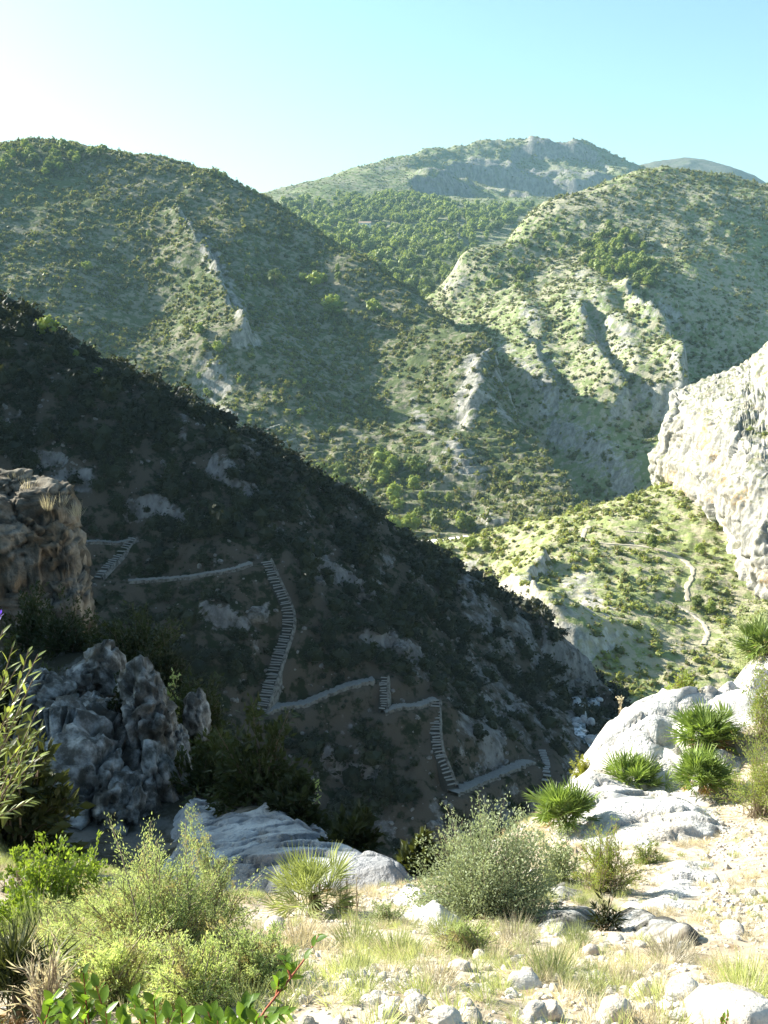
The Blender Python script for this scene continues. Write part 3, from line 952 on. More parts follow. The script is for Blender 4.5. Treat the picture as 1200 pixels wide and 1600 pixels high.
slab('rock_slab', [(262, 1325, 15.5), (275, 1278, 16.5), (300, 1243, 17.5), (330, 1262, 16.5), (380, 1292, 15), (415, 1272, 15.5), (440, 1258, 15.5), (485, 1290, 14.5), (540, 1332, 12.8), (600, 1362, 11.6), (672, 1367, 11.0),
                   (650, 1400, 9.8), (560, 1410, 9.9), (430, 1410, 10.4), (330, 1400, 11.0), (250, 1400, 12.0)], 0.33, 0.45, m_slab,
     'wide bluish grey rock slab in shade beyond the sunlit bushes', 0.035, 0.07, ctrl=[(400, 1340, 12.8), (330, 1320, 14.0), (480, 1350, 12.0), (560, 1375, 11.0), (300, 1360, 12.8)], cat='rock slab')
slab('rock_slab', [(873, 1245), (905, 1192), (930, 1152), (972, 1117), (1012, 1092), (1080, 1075), (1130, 1070), (1135, 1095), (1060, 1120), (1050, 1180), (1060, 1235), (1100, 1260), (1145, 1292), (1080, 1322), (990, 1332), (930, 1320), (900, 1280)],
     0.16, 0.4, m_pale, 'big white sunlit rock slab at the edge of the gorge, between the fan palms', 0.05, 0.085, seed=3)
slab('rock_slab', [(985, 1415), (1010, 1370), (1050, 1345), (1110, 1350), (1125, 1390), (1080, 1420), (1030, 1432)], 0.10, 0.4, m_pale, 'smooth white rock slab below the fan palms, half sunk in gravel', 0.03, 0.03, seed=5)
slab('rock_slab', [(965, 1425), (1010, 1432), (1080, 1450), (1118, 1475), (1060, 1482), (1000, 1465), (970, 1445)], 0.09, 0.15, m_bould, 'low grey rock ledge with a shaded front edge in the gravel', 0.02, 0.05, seed=7, cat='rock ledge')
slab('rock_slab', [(845, 1400), (850, 1365), (885, 1362), (915, 1385), (900, 1415), (865, 1425)], 0.06, 0.2, m_bould, 'small grey striped rock slab at the foot of the grey bush', 0.02, 0.03, seed=9)
slab('rock_slab', [(820, 1430), (870, 1418), (935, 1425), (930, 1450), (880, 1460), (835, 1455)], 0.07, 0.12, m_bould, 'narrow rock ledge beside the little dark shrub', 0.02, 0.04, seed=11, cat='rock ledge')
slab('rock_slab', [(605, 1400), (640, 1385), (690, 1405), (720, 1440), (690, 1462), (640, 1440)], 0.10, 0.2, m_pale, 'broken white rock patch in the middle of the dry grass', 0.02, 0.06, seed=13)
slab('rock_slab', [(1075, 1190), (1110, 1172), (1150, 1180), (1140, 1210), (1090, 1212)], 0.2, 0.2, m_pale, 'small white rock between two fan palms on the right bank', 0.04, 0.06, seed=15)
slab('rock_slab', [(1110, 1085), (1145, 1040), (1200, 1020), (1210, 1050), (1150, 1100)], 0.25, 0.3, m_pale, 'pale rock shoulder below the uppermost fan palm', 0.05, 0.08, seed=17)

# ------------------------------------------------------------------ the pale cliff on the right
cl_rows = [  # per column: (px, py, d) for foot-below, foot, low face, mid face, top edge, back of the top
    [(1052, 790, 350), (1052, 770, 350), (1055, 735, 350), (1062, 690, 350), (1070, 640, 350), (1080, 640, 372)],
    [(1030, 800, 330), (1028, 770, 330), (1021, 735, 327), (1036, 690, 330), (1050, 640, 334), (1063, 618, 352)],
    [(1040, 815, 315), (1046, 795, 315), (1050, 745, 309), (1060, 690, 316), (1072, 645, 322), (1085, 606, 352)],
    [(1095, 870, 283), (1095, 845, 283), (1100, 780, 279), (1105, 710, 288), (1112, 652, 300), (1130, 590, 352)],
    [(1140, 905, 258), (1140, 882, 258), (1145, 810, 256), (1148, 730, 266), (1155, 665, 280), (1175, 566, 350)],
    [(1165, 950, 240), (1165, 925, 240), (1170, 850, 240), (1175, 770, 250), (1180, 690, 266), (1200, 540, 350)],
    [(1240, 990, 222), (1240, 960, 222), (1245, 880, 224), (1245, 790, 236), (1245, 710, 254), (1270, 480, 340)],
    [(1400, 1080, 200), (1400, 1040, 200), (1400, 900, 205), (1400, 800, 220), (1400, 700, 245), (1430, 420, 330)],
    [(1600, 1100, 190), (1600, 1040, 190), (1600, 900, 195), (1600, 800, 210), (1600, 700, 240), (1600, 420, 330)]]
C = np.array([[at(*q) for q in col] for col in cl_rows])
for k in range(len(C)):
    C[k, 0, 2] -= 8
C = np.concatenate([C, C[:, 5:6] + np.array([25, 25, -30.0])], 1)


def catmull(A, n, axis):
    A = np.moveaxis(A, axis, 0)
    m = len(A)
    t = np.linspace(0, m - 1 - 1e-6, n)
    i = t.astype(int)
    f = (t - i)[(...,) + (None,) * (A.ndim - 1)]
    g = lambda j: A[np.clip(j, 0, m - 1)]
    p0, p1, p2, p3 = g(i - 1), g(i), g(i + 1), g(i + 2)
    r = 0.5 * (2 * p1 + (p2 - p0) * f + (2 * p0 - 5 * p1 + 4 * p2 - p3) * f ** 2 + (3 * p1 - p0 - 3 * p2 + p3) * f ** 3)
    return np.moveaxis(r, 0, axis)


nu, nv = 330, 230
G = catmull(catmull(C, nu, 0), nv, 1)
du, dv = np.gradient(G, axis=0), np.gradient(G, axis=1)
Nn = np.cross(du, dv).reshape(-1, 3)
Nn /= np.linalg.norm(Nn, axis=1)[:, None] + 1e-9
V = G.reshape(-1, 3)
if ((Nn * -V).sum(1) > 0).mean() < 0.5:
    Nn = -Nn
face = 1 - sstep(0.35, 0.7, np.abs(Nn[:, 2]))
q = V.copy()
_cw, _ci = worley(q / [8, 8, 20] + 0.3 * fbm(q / 5, 3)[:, None])
_ct = worley.tilt
V = V + Nn * (face * (1.7 * ridged(q / [5, 5, 24], 4) + 1.3 * fbm(q / [11, 11, 8] + 3, 4)) + (1 - face) * 1.6 * ridged(q / [8, 8, 8], 4) + 0.22 * ridged(q / [1.6, 1.6, 3.2], 3) + 0.9 * face * ridged(q / [18, 18, 4.2] + 4, 3) + 1.3 * (_ci - 0.5) + 0.9 * _ct - 1.1 * np.exp(-_cw / 0.05))[:, None]
# a long slanting ledge and the overhang at the foot
cpx, cpy, _ = project(V)
uv = np.stack([cpx, cpy], 1)
_front = (Nn * -V).sum(1) > 0


def cliff_at(px, py):
    e = (cpx - px) ** 2 + (cpy - py) ** 2 + np.where(_front, 0, 900)
    k = np.where(e < max(40, e.min() * 2))[0]
    return V[k[np.argmin(np.linalg.norm(V[k], axis=1))]].copy()


ledge3 = np.array([cliff_at(*q) for q in [(1150, 772), (1110, 748), (1080, 726), (1040, 716)]])
zl = np.interp(V[:, 1], ledge3[:, 1], ledge3[:, 2])
V = V + Nn * (1.3 * face * np.exp(-((V[:, 2] - zl + 1.2) / 1.6) ** 2) * (V[:, 1] > ledge3[0, 1] - 4))[:, None]
foot = np.array([cliff_at(*q) for q in [(1122, 850), (1095, 826), (1055, 790)]])
zf = np.interp(V[:, 1], foot[:, 1], foot[:, 2])
pale = np.exp(-((V[:, 2] - zf) / 4.0) ** 2) * sstep(foot[0, 1] - 12, foot[0, 1], V[:, 1]) * sstep(foot[-1, 1] + 4, foot[-1, 1] - 4, V[:, 1]) * face
V = V - Nn * (2.2 * pale)[:, None]
och = np.zeros(len(V))
for (px, py, d, r) in [(1042, 742, 322, 2.6), (1045, 765, 318, 2.8), (1093, 690, 297, 2.6), (1104, 712, 290, 1.8), (1092, 668, 300, 2.0), (1060, 770, 310, 1.8), (1128, 745, 272, 2.2), (1112, 738, 285, 2), (1150, 775, 262, 2.5), (1075, 735, 305, 1.8), (1085, 650, 318, 2), (1190, 900, 232, 2), (1100, 770, 283, 2)]:
    c = cliff_at(px, py)
    och = np.maximum(och, 0.7 * np.exp(-((V[:, 0] - c[0]) ** 2 + (V[:, 1] - c[1]) ** 2) / (r * 2.4) ** 2 - ((V[:, 2] - c[2]) / (r * 1.5)) ** 2))
i = np.arange(nu - 1)[:, None] * nv + np.arange(nv - 1)[None]
F = np.stack([i, i + 1, i + 1 + nv, i + nv], 2).reshape(-1, 4)


def mat_cliff():
    t = NT('cliff_limestone')
    n1 = t.noise(0.55, 7, 0.66, stretch=(1, 1, 0.3))
    n2 = t.noise(1.6, 6, 0.7, stretch=(1, 1, 0.55))
    n3 = t.noise(0.16, 5, 0.6)
    c = t.mix(t.ramp(n1, 0.36, 0.6), (0.23, 0.22, 0.195), (0.42, 0.40, 0.36))
    c = t.mix(t.math('MULTIPLY', t.ramp(n2, 0.53, 0.66), 0.75), c, (0.20, 0.19, 0.16))
    c = t.mix(t.math('MULTIPLY', t.ramp(n3, 0.52, 0.68), 0.4), c, (0.42, 0.33, 0.20))
    c = t.mix(t.ramp(t.math('ADD', t.attr('ochre'), t.math('MULTIPLY', t.math('SUBTRACT', n2, 0.5), 2.4)), 0.35, 0.95), c, (0.42, 0.29, 0.145))
    c = t.mix(t.ramp(t.math('ADD', t.attr('pale'), t.math('MULTIPLY', t.math('SUBTRACT', n1, 0.5), 0.6)), 0.4, 0.7), c, (0.66, 0.63, 0.57))
    up = t.n('ShaderNodeSeparateXYZ')
    t.l(t.n('ShaderNodeNewGeometry').outputs['Normal'], up.inputs[0])
    g = t.math('MULTIPLY', t.ramp(up.outputs['Z'], 0.5, 0.8), t.ramp(t.noise(0.5, 5, 0.6), 0.47, 0.6))
    c = t.mix(t.math('MULTIPLY', g, 0.8), c, (0.13, 0.14, 0.06))
    return t.surface(c, 0.95, t.math('ADD', n1, t.math('MULTIPLY', n2, 0.6)), 0.9, 0.6, 0.05)


cliff_c = C[3, 1]
cliff = link('cliff', mesh_from('cliff', V - cliff_c, F, True, [mat_cliff()], {'ochre': och, 'pale': pale}), loc=cliff_c)
tag(cliff, 'tall pale limestone cliff with ochre stains above the sunlit spur', 'cliff')
# ------------------------------------------------------------------ plants: geometry
def leaf_quads(P, T, L, W, r, up=0.3):
    """diamond leaves rooted at P, pointing along T"""
    n = len(P)
    L = np.broadcast_to(L, n)[:, None]
    W = np.broadcast_to(W, n)[:, None]
    T = T / (np.linalg.norm(T, axis=1)[:, None] + 1e-9)
    rnd = r.normal(size=(n, 3)) + np.array([0, 0, up])
    B = np.cross(T, rnd)
    B /= np.linalg.norm(B, axis=1)[:, None] + 1e-9
    Nn = np.cross(B, T)
    V = np.stack([P, P + T * L * 0.45 + B * W * 0.5 + Nn * L * 0.06, P + T * L, P + T * L * 0.45 - B * W * 0.5 + Nn * L * 0.06], 1).reshape(-1, 3)
    F = np.arange(4 * n).reshape(n, 4)
    return V, F


def tubes(lines, radii, sides=4):
    """lines (n, m, 3), radii (n, m) -> quads"""
    n, m, _ = lines.shape
    T = np.gradient(lines, axis=1)
    T /= np.linalg.norm(T, axis=2)[..., None] + 1e-9
    ref = np.where(np.abs(T[..., 2:3]) < 0.9, np.array([0, 0, 1.0]), np.array([1.0, 0, 0]))
    A = np.cross(T, ref)
    A /= np.linalg.norm(A, axis=2)[..., None] + 1e-9
    B = np.cross(T, A)
    ang = np.arange(sides) * 2 * math.pi / sides
    V = lines[:, :, None] + radii[:, :, None, None] * (np.cos(ang)[:, None] * A[:, :, None] + np.sin(ang)[:, None] * B[:, :, None])
    idx = np.arange(n * m * sides).reshape(n, m, sides)
    a, b = idx[:, :-1], idx[:, 1:]
    F = np.stack([a, np.roll(a, -1, 2), np.roll(b, -1, 2), b], -1).reshape(-1, 4)
    return V.reshape(-1, 3), F


def bush_geo(seed, w, d, h, ntwig, nleaf, L, W, upright=0.5, lobes=0.35, droop=0.0, inner=0.35, spread=0.7, taper=1.0, leafup=0.3, flat=0.0, twr=0.004):
    """twigs that fan out from the base to an uneven envelope, leaves along them"""
    r = np.random.default_rng(seed)
    v = r.normal(size=(ntwig, 3))
    v[:, 2] = np.abs(v[:, 2]) * (0.8 + upright)
    v /= np.linalg.norm(v, axis=1)[:, None]
    lob = 1 + lobes * fbm(v * 1.7 + seed, 3) * 1.6
    rad = (r.random(ntwig) ** 0.33) * lob * r.uniform(0.85, 1.12, ntwig)
    E = v * rad[:, None] * np.array([w / 2, d / 2, h])
    base = r.normal(size=(ntwig, 3)) * np.array([w * 0.06, d * 0.06, 0]) * (1 + flat)
    m = 5
    t = np.linspace(0, 1, m)[None, :, None]
    mid = base + (E - base) * 0.5 + np.array([0, 0, 1.0]) * (0.18 * h * upright) - np.array([0, 0, droop * h])
    mid += r.normal(size=(ntwig, 3)) * 0.05 * w
    lines = base[:, None] * (1 - t) ** 2 + 2 * mid[:, None] * t * (1 - t) + E[:, None] * t ** 2
    nst = ntwig
    radii = np.linspace(1, 0.3, m)[None] * twr * r.uniform(0.7, 1.5, (ntwig, 1))
    SV, SF = tubes(lines, np.broadcast_to(radii, (ntwig, m)), 3)
    k = r.integers(0, ntwig, nleaf)
    tt = inner + (1 - inner) * r.random(nleaf) ** 0.8
    f = tt[:, None]
    P = base[k] * (1 - f) ** 2 + 2 * mid[k] * f * (1 - f) + E[k] * f ** 2
    T = 2 * (1 - f) * (mid[k] - base[k]) + 2 * f * (E[k] - mid[k])
    T /= np.linalg.norm(T, axis=1)[:, None] + 1e-9
    P = P + r.normal(size=P.shape) * 0.025 * (w + h) * spread
    T = T + r.normal(size=T.shape) * spread
    P[:, 2] = np.maximum(P[:, 2], 0.01)
    s = r.uniform(0.6, 1.25, nleaf) * taper
    LV, LF = leaf_quads(P, T, L * s, W * s, r, leafup)
    return (SV, SF), (LV, LF)


def leaf_core(lv, lf, cv, cf):
    """leaves round a dense twiggy heart: all as triangles"""
    t = np.concatenate([lf[:, [0, 1, 2]], lf[:, [0, 2, 3]], cf[:, :3] + len(lv)])
    return np.vstack([lv, cv]), t


def tree_geo(seed, h=1.0, cw=0.62, nleaf=420, leaf=0.085, pine=True):
    r = np.random.default_rng(seed)
    # lumps of foliage round limbs
    nl = 9
    cz = np.linspace(0.34, 0.9, nl)
    ang = r.uniform(0, 6.28) + np.arange(nl) * 2.4
    prof = np.sin(np.clip((cz - 0.18) / 0.84, 0, 1) * math.pi) ** 0.7
    cr = r.uniform(0.2, 0.5, nl) * cw * prof
    C = np.column_stack([np.cos(ang) * cr, np.sin(ang) * cr, cz * h])
    rad = r.uniform(0.15, 0.24, nl) * (0.6 + 0.6 * prof)
    k = r.integers(0, nl, nleaf)
    v = r.normal(size=(nleaf, 3))
    v /= np.linalg.norm(v, axis=1)[:, None]
    P = C[k] + v * (rad[k] * r.uniform(0.55, 1.1, nleaf))[:, None] * np.array([1, 1, 0.85])
    T = v + r.normal(size=v.shape) * 0.6
    LV, LF = leaf_quads(P, T, leaf * r.uniform(0.6, 1.3, nleaf), leaf * 0.62 * r.uniform(0.6, 1.2, nleaf), r)
    iv, if_ = ico(1)
    cv = np.concatenate([C[j] + iv * (rad[j] * 0.85 * (1 + 0.4 * fbm(iv * 2 + seed + j, 2)))[:, None] * [1, 1, 0.85] for j in range(nl)])
    cf = np.concatenate([if_ + j * len(iv) for j in range(nl)])
    LV, LF = leaf_core(LV, LF, cv, cf)
    t = np.linspace(0, 1, 5)
    lean = r.normal(size=2) * 0.04
    trunk = np.column_stack([lean[0] * t ** 2, lean[1] * t ** 2, t * 0.86 * h])[None]
    rr = (0.028 * (1 - 0.8 * t))[None]
    lines = [trunk[0]]
    radii = [rr[0]]
    for j in range(nl):
        s0 = np.array([lean[0] * 0.2, lean[1] * 0.2, max(0.2, cz[j] - 0.16) * h])
        lines.append(s0 + (C[j] - s0) * t[:, None])
        radii.append(0.012 * (1 - 0.7 * t))
    TV, TF = tubes(np.array(lines), np.array(radii), 5)
    return (TV, TF), (LV, LF)


# ------------------------------------------------------------------ plants: materials
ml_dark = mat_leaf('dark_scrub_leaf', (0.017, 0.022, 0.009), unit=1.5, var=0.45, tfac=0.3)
ml_hill = mat_leaf('hill_scrub_leaf', (0.125, 0.16, 0.062), unit=3.0, var=0.5, tfac=0.35, dry=(0.18, 0.15, 0.08), dryamt=0.12)
ml_spur = mat_leaf('spur_scrub_leaf', (0.20, 0.25, 0.085), unit=2.0, var=0.45, tfac=0.35, dry=(0.20, 0.17, 0.08), dryamt=0.12)
ml_pine = mat_leaf('pine_leaf', (0.165, 0.225, 0.06), unit=2.5, var=0.4, tfac=0.42)
m_wood = mat_plain('bark', (0.16, 0.12, 0.085), unit=0.06)


def dark_shrub_variants(mat, n, nleaf, leaf, seed, name):
    out = []
    for k in range(n):
        (sv, sf), (lv, lf) = bush_geo(seed + k, 1.0, 1.0, 0.85, 26, nleaf, leaf, leaf * 0.6, 0.35, 0.75, inner=0.3, spread=0.85, flat=1.2)
        cv, cf = ico(1)
        cv = cv * (1 + 0.45 * fbm(cv * 1.6 + seed + k * 3.1, 3))[:, None] * [0.36, 0.36, 0.42] + [0, 0, 0.26]
        cf = np.column_stack([cf, cf[:, 2]])
        out.append(mesh_from(name, *leaf_core(lv, lf, cv, cf), False, [mat]))
    return out


def protos(meshes, cname):
    """objects that are only used as instance sources of one mass of plants; their collection is not in the scene"""
    c = bpy.data.collections.new(cname)
    for me in meshes:
        c.objects.link(bpy.data.objects.new(cname, me))
    return c


def mass(name, P, rot, scl, idx, coll, label=None):
    """one object: points that carry instanced plants"""
    me = bpy.data.meshes.new(name)
    me.vertices.add(len(P))
    me.vertices.foreach_set('co', np.ascontiguousarray(P, np.float32).ravel())
    for an, av in (('rot', rot), ('scl', scl)):
        a = me.attributes.new(an, 'FLOAT_VECTOR', 'POINT')
        a.data.foreach_set('vector', np.ascontiguousarray(av, np.float32).ravel())
    a = me.attributes.new('idx', 'INT', 'POINT')
    a.data.foreach_set('value', np.ascontiguousarray(idx, np.int32))
    me.update()
    o = link(name, me)
    o['kind'] = 'stuff'
    if label:
        o['label'] = label
    g = bpy.data.node_groups.new(name, 'GeometryNodeTree')
    g.interface.new_socket('Geometry', in_out='INPUT', socket_type='NodeSocketGeometry')
    g.interface.new_socket('Geometry', in_out='OUTPUT', socket_type='NodeSocketGeometry')
    gi, go = g.nodes.new('NodeGroupInput'), g.nodes.new('NodeGroupOutput')
    ci = g.nodes.new('GeometryNodeCollectionInfo')
    ci.inputs['Collection'].default_value = coll
    ci.inputs['Separate Children'].default_value = True
    ci.inputs['Reset Children'].default_value = True
    ip = g.nodes.new('GeometryNodeInstanceOnPoints')
    ip.inputs['Pick Instance'].default_value = True
    for an, typ, sock in (('rot', 'FLOAT_VECTOR', 'Rotation'), ('scl', 'FLOAT_VECTOR', 'Scale'), ('idx', 'INT', 'Instance Index')):
        na = g.nodes.new('GeometryNodeInputNamedAttribute')
        na.data_type = typ
        na.inputs['Name'].default_value = an
        g.links.new(na.outputs['Attribute'], ip.inputs[sock])
    g.links.new(gi.outputs[0], ip.inputs['Points'])
    g.links.new(ci.outputs[0], ip.inputs['Instance'])
    g.links.new(ip.outputs[0], go.inputs[0])
    md = o.modifiers.new('plants', 'NODES')
    md.node_group = g
    return o


def sample(s, n, dens=None, seed=0, margin=120, keep_back=False):
    """random places on a terrain sheet, evenly spread over its area"""
    r = np.random.default_rng(seed)
    G = s.V.reshape(s.nd, s.na, 3)
    e1 = G[1:, :-1] - G[:-1, :-1]
    e2 = G[:-1, 1:] - G[:-1, :-1]
    area = np.linalg.norm(np.cross(e1, e2), axis=2)
    px, py = s.px.reshape(s.nd, s.na)[:-1, :-1], s.py.reshape(s.nd, s.na)[:-1, :-1]
    ok = (px > -margin) & (px < 1200 + margin) & (py > -50) & (py < 1600 + margin)
    if not keep_back:
        ok &= s.facing.reshape(s.nd, s.na)[:-1, :-1]
    w = area * ok
    if dens is not None:
        w = w * dens.reshape(s.nd, s.na)[:-1, :-1]
    w = w.ravel()
    c = np.cumsum(w)
    j = np.searchsorted(c, r.random(n) * c[-1])
    jj, ii = j // (s.na - 1), j % (s.na - 1)
    u, v = r.random((n, 1)), r.random((n, 1))
    P = (1 - v) * ((1 - u) * G[jj, ii] + u * G[jj, ii + 1]) + v * ((1 - u) * G[jj + 1, ii] + u * G[jj + 1, ii + 1])
    return P


def hidden_by_D(P):
    """places on the far hills that the dark hillside hides from everywhere near the camera"""
    x, y, _ = project(P)
    crest = np.interp(x, [-100, 0, 100, 200, 300, 360, 440, 540, 630, 720, 800, 880, 950], [430, 489, 547, 612, 674, 706, 758, 822, 874, 927, 967, 1017, 1077])
    return y > crest + 70


def spin(n, r, tilt=0.15):
    return np.column_stack([r.normal(size=n) * tilt, r.normal(size=n) * tilt, r.uniform(0, 6.28, n)])


# ------------------------------------------------------------------ scrub on the hills
def scatter(s, n, smin, smax, coll, nvar, name, label, seed, rockdamp=0.8, sink=0.1, extra=None, clump=0.0, cfreq=20.0):
    r = np.random.default_rng(seed)
    dens = 1 - rockdamp * s.attr['rock']
    if clump:
        dens = dens * np.clip(1 + clump * 2.2 * fbm(s.V / cfreq + seed, 3), 0.05, 3)
    if extra is not None:
        dens = dens * extra(s)
    P = sample(s, n, dens, seed)
    P = P[~hidden_by_D(P)] if s is not D else P
    for key in {'S': ('trail_a', 'trail_b', 'trail_c'), 'L': ('track_a', 'track_b')}.get('S' if s is SP_ else 'L' if s is LH else '', ()):
        dd, _t = dist_polyline(P[:, :2], LINES[key][:, :2])
        P = P[(dd > 1.5) & ~((dd < 3.0) & (P[:, 1] < np.interp(P[:, 0], np.sort(LINES[key][:, 0]), LINES[key][np.argsort(LINES[key][:, 0]), 1])))]
    k = len(P)
    sz = smin + (smax - smin) * r.random(k) ** 3.0
    P[:, 2] -= sink * sz
    return mass(name, P, spin(k, r), np.column_stack([sz, sz, sz * r.uniform(0.5, 0.95, k)]), r.integers(0, nvar, k), coll, label)


c_hill = protos(dark_shrub_variants(ml_hill, 6, 90, 0.30, 100, 'scrub_bush'), 'scrub_bush')
c_spur = protos(dark_shrub_variants(ml_spur, 6, 140, 0.25, 120, 'scrub_bush'), 'spur_bush')
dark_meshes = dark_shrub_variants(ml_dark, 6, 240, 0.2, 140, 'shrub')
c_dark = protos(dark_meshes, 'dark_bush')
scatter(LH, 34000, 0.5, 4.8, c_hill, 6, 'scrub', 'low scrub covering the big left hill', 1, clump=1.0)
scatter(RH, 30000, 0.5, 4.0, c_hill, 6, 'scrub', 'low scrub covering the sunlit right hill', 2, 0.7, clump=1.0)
scatter(MT, 9000, 2.0, 7.0, c_hill, 6, 'scrub', 'scrub on the far mountain', 3, 0.8, clump=0.6, cfreq=80)
scatter(SP_, 7000, 0.35, 3.0, c_spur, 6, 'scrub', 'green scrub on the sunlit spur', 4, 0.75, clump=0.9, cfreq=12)
# ------------------------------------------------------------------ the zigzag mule track
m_step = mat_plain('stair_stone', (0.21, 0.21, 0.21), unit=0.4, var=0.35)
m_tread = mat_plain('dark_bed', (0.035, 0.033, 0.03), unit=0.4)  # near black bed that separates the pale steps
m_track = mat_plain('track_gravel', (0.165, 0.163, 0.158), unit=0.35, var=0.4)
m_wall = mat_rock('dry_stone', (0.20, 0.19, 0.175), (0.06, 0.055, 0.05), 0.5, fine=5)
m_trail = mat_plain('trail_dust', (0.43, 0.38, 0.29), unit=3.0, var=0.4)


def side_of(Q):
    T = np.gradient(Q, axis=0)[:, :2]
    T /= np.linalg.norm(T, axis=1)[:, None] + 1e-9
    return np.column_stack([T[:, 1], -T[:, 0], np.zeros(len(Q))]), np.column_stack([T, np.zeros(len(Q))])


def ribbon(Q, w, depth, seed=0, wob=0.12, both=True, top=None, inset=0.0):
    """a made track: flat top of width w, walls going down depth on both sides, with thickness"""
    r = np.random.default_rng(seed)
    Sd, _ = side_of(Q)
    n = len(Q)
    wl = w / 2 * (1 + wob * r.normal(size=n))
    wr = w / 2 * (1 + wob * r.normal(size=n))
    zz = 0.04 * r.normal(size=n)
    up = np.array([0, 0, 1.0])
    rows = [Q - Sd * (wl + 0.35)[:, None] - up * depth, Q - Sd * wl[:, None] + up * zz[:, None], Q + up * (0.05 + zz[::-1])[:, None], Q + Sd * wr[:, None] + up * zz[:, None], Q + Sd * (wr + 0.35)[:, None] - up * depth]
    V = np.stack(rows, 1).reshape(-1, 3)
    m = len(rows)
    i = np.arange(n - 1)[:, None] * m + np.arange(m - 1)[None]
    F = np.stack([i, i + 1, i + 1 + m, i + m], 2)
    return V, F


def quads_of(F):
    return F.reshape(-1, 4)


def track(name, surf, pts, w, depth, mat, label, cat=None, lift=0.25, wallmat=None, kind='structure', seed=0):
    Q = LINES[pts] + [0, 0, lift]
    V, F = ribbon(Q, w, depth, seed, 0.2 if surf is D else 0.42)
    c = Q.mean(0)
    top, wall = F[:, 1:3].reshape(-1, 4), np.concatenate([F[:, :1], F[:, 3:]], 1).reshape(-1, 4)

    def sub(FF):
        u = np.unique(FF)
        mp = np.zeros(len(V), int)
        mp[u] = np.arange(len(u))
        return V[u] - c, mp[FF]
    tv, tf = sub(top)
    o = link(name, mesh_from(name, tv, tf, True, [mat]), loc=c)
    tag(o, label, cat, kind=kind)
    wv, wf = sub(wall)
    link('retaining_wall', mesh_from('retaining_wall', wv, wf, True, [wallmat or m_wall]), o)
    return o, Q


def box_geo(lx, ly, lz, r, j=0.08):
    """a rough hewn stone block"""
    V = np.array([(x, y, z) for z in (-.5, .5) for y in (-.5, .5) for x in (-.5, 0, .5)], float)
    V = V * [lx, ly, lz] + r.normal(size=V.shape) * [j * ly, j * ly, j * lz]
    F = [(0, 1, 4, 3), (1, 2, 5, 4), (6, 9, 10, 7), (7, 10, 11, 8), (0, 6, 7, 1), (1, 7, 8, 2), (3, 4, 10, 9), (4, 5, 11, 10), (0, 3, 9, 6), (2, 8, 11, 5)]
    return V, np.array(F)


_sr = np.random.default_rng(77)
step_meshes = [mesh_from('step', *box_geo(1.0, 1.0, 1.0, _sr, 0.05), False, [m_step]) for _ in range(5)]


def stair(pts, nstep, w, label, seed, surf=D, parapet=0):
    Q = LINES[pts]
    t = np.linspace(0, len(Q) - 1, nstep + 1)
    Q = np.column_stack([np.interp(t, np.arange(len(Q)), Q[:, k]) for k in range(3)]) + [0, 0, 0.3]
    Sd, T = side_of(Q)
    c = Q[0].copy()
    o = empty('stone_stair', c, label, 'stair', 'flights of the zigzag stone stair')
    r = np.random.default_rng(seed)
    V, F = ribbon(Q - [0, 0, 0.16], w * 0.98, 1.6, seed, 0.05)
    b = link('stair_bed', mesh_from('stair_bed', V - c - [0, 0, 0.06], quads_of(F), True, [m_tread]), o)
    run = np.linalg.norm(np.diff(Q, axis=0), axis=1).mean()
    for k in range(nstep):
        s = link('step', step_meshes[int(r.integers(5))], o)
        s.location = (Q[k] + Q[k + 1]) / 2 - c + r.normal(size=3) * 0.06
        s.rotation_euler = (r.normal() * 0.03, r.normal() * 0.03, math.atan2(Sd[k][1], Sd[k][0]) + r.normal() * 0.09)
        s.scale = (w * r.uniform(0.76, 1.04), run * r.uniform(0.36, 0.46), 0.11)
    if parapet:
        E = Q + Sd * (parapet * w * 0.56) + [0, 0, 0.1]
        V, F = ribbon(E, 0.24, 1.7, seed + 1, 0.2)
        link('side_wall', mesh_from('side_wall', V - c, quads_of(F), True, [m_wall]), o)
    return o


stair('stair_long', 56, 1.55, 'longest stone stair, bending in the middle of the dark hillside', 1, parapet=1)
stair('stair_top', 19, 1.35, 'short stone stair beside the ochre bluff, highest of the flights', 2, parapet=1)
stair('stair_small', 13, 0.95, 'small narrow stone stair between two pale ramps', 3, parapet=1)
stair('stair_second', 28, 1.25, 'second longest stone stair, right above the grey bush', 4, parapet=1)
stair('stair_low', 12, 0.95, 'lowest little stone stair near the stream', 5)
track('stone_path', D, 'path_top', 1.1, 2.6, m_track, 'walled path above the uppermost stair', seed=1)
track('stone_path', D, 'path_long', 1.1, 2.4, m_track, 'long level walled path leading to the top of the longest stair', seed=2)
track('stone_path', D, 'ramp_a', 1.35, 1.2, m_track, 'pale ramp from the foot of the longest stair', seed=3)
track('stone_path', D, 'ramp_b', 1.25, 1.4, m_track, 'pale ramp between the two lower stairs', seed=4)
track('stone_path', D, 'ramp_c', 1.6, 2.2, m_track, 'broad pale ramp low on the hillside', seed=5)

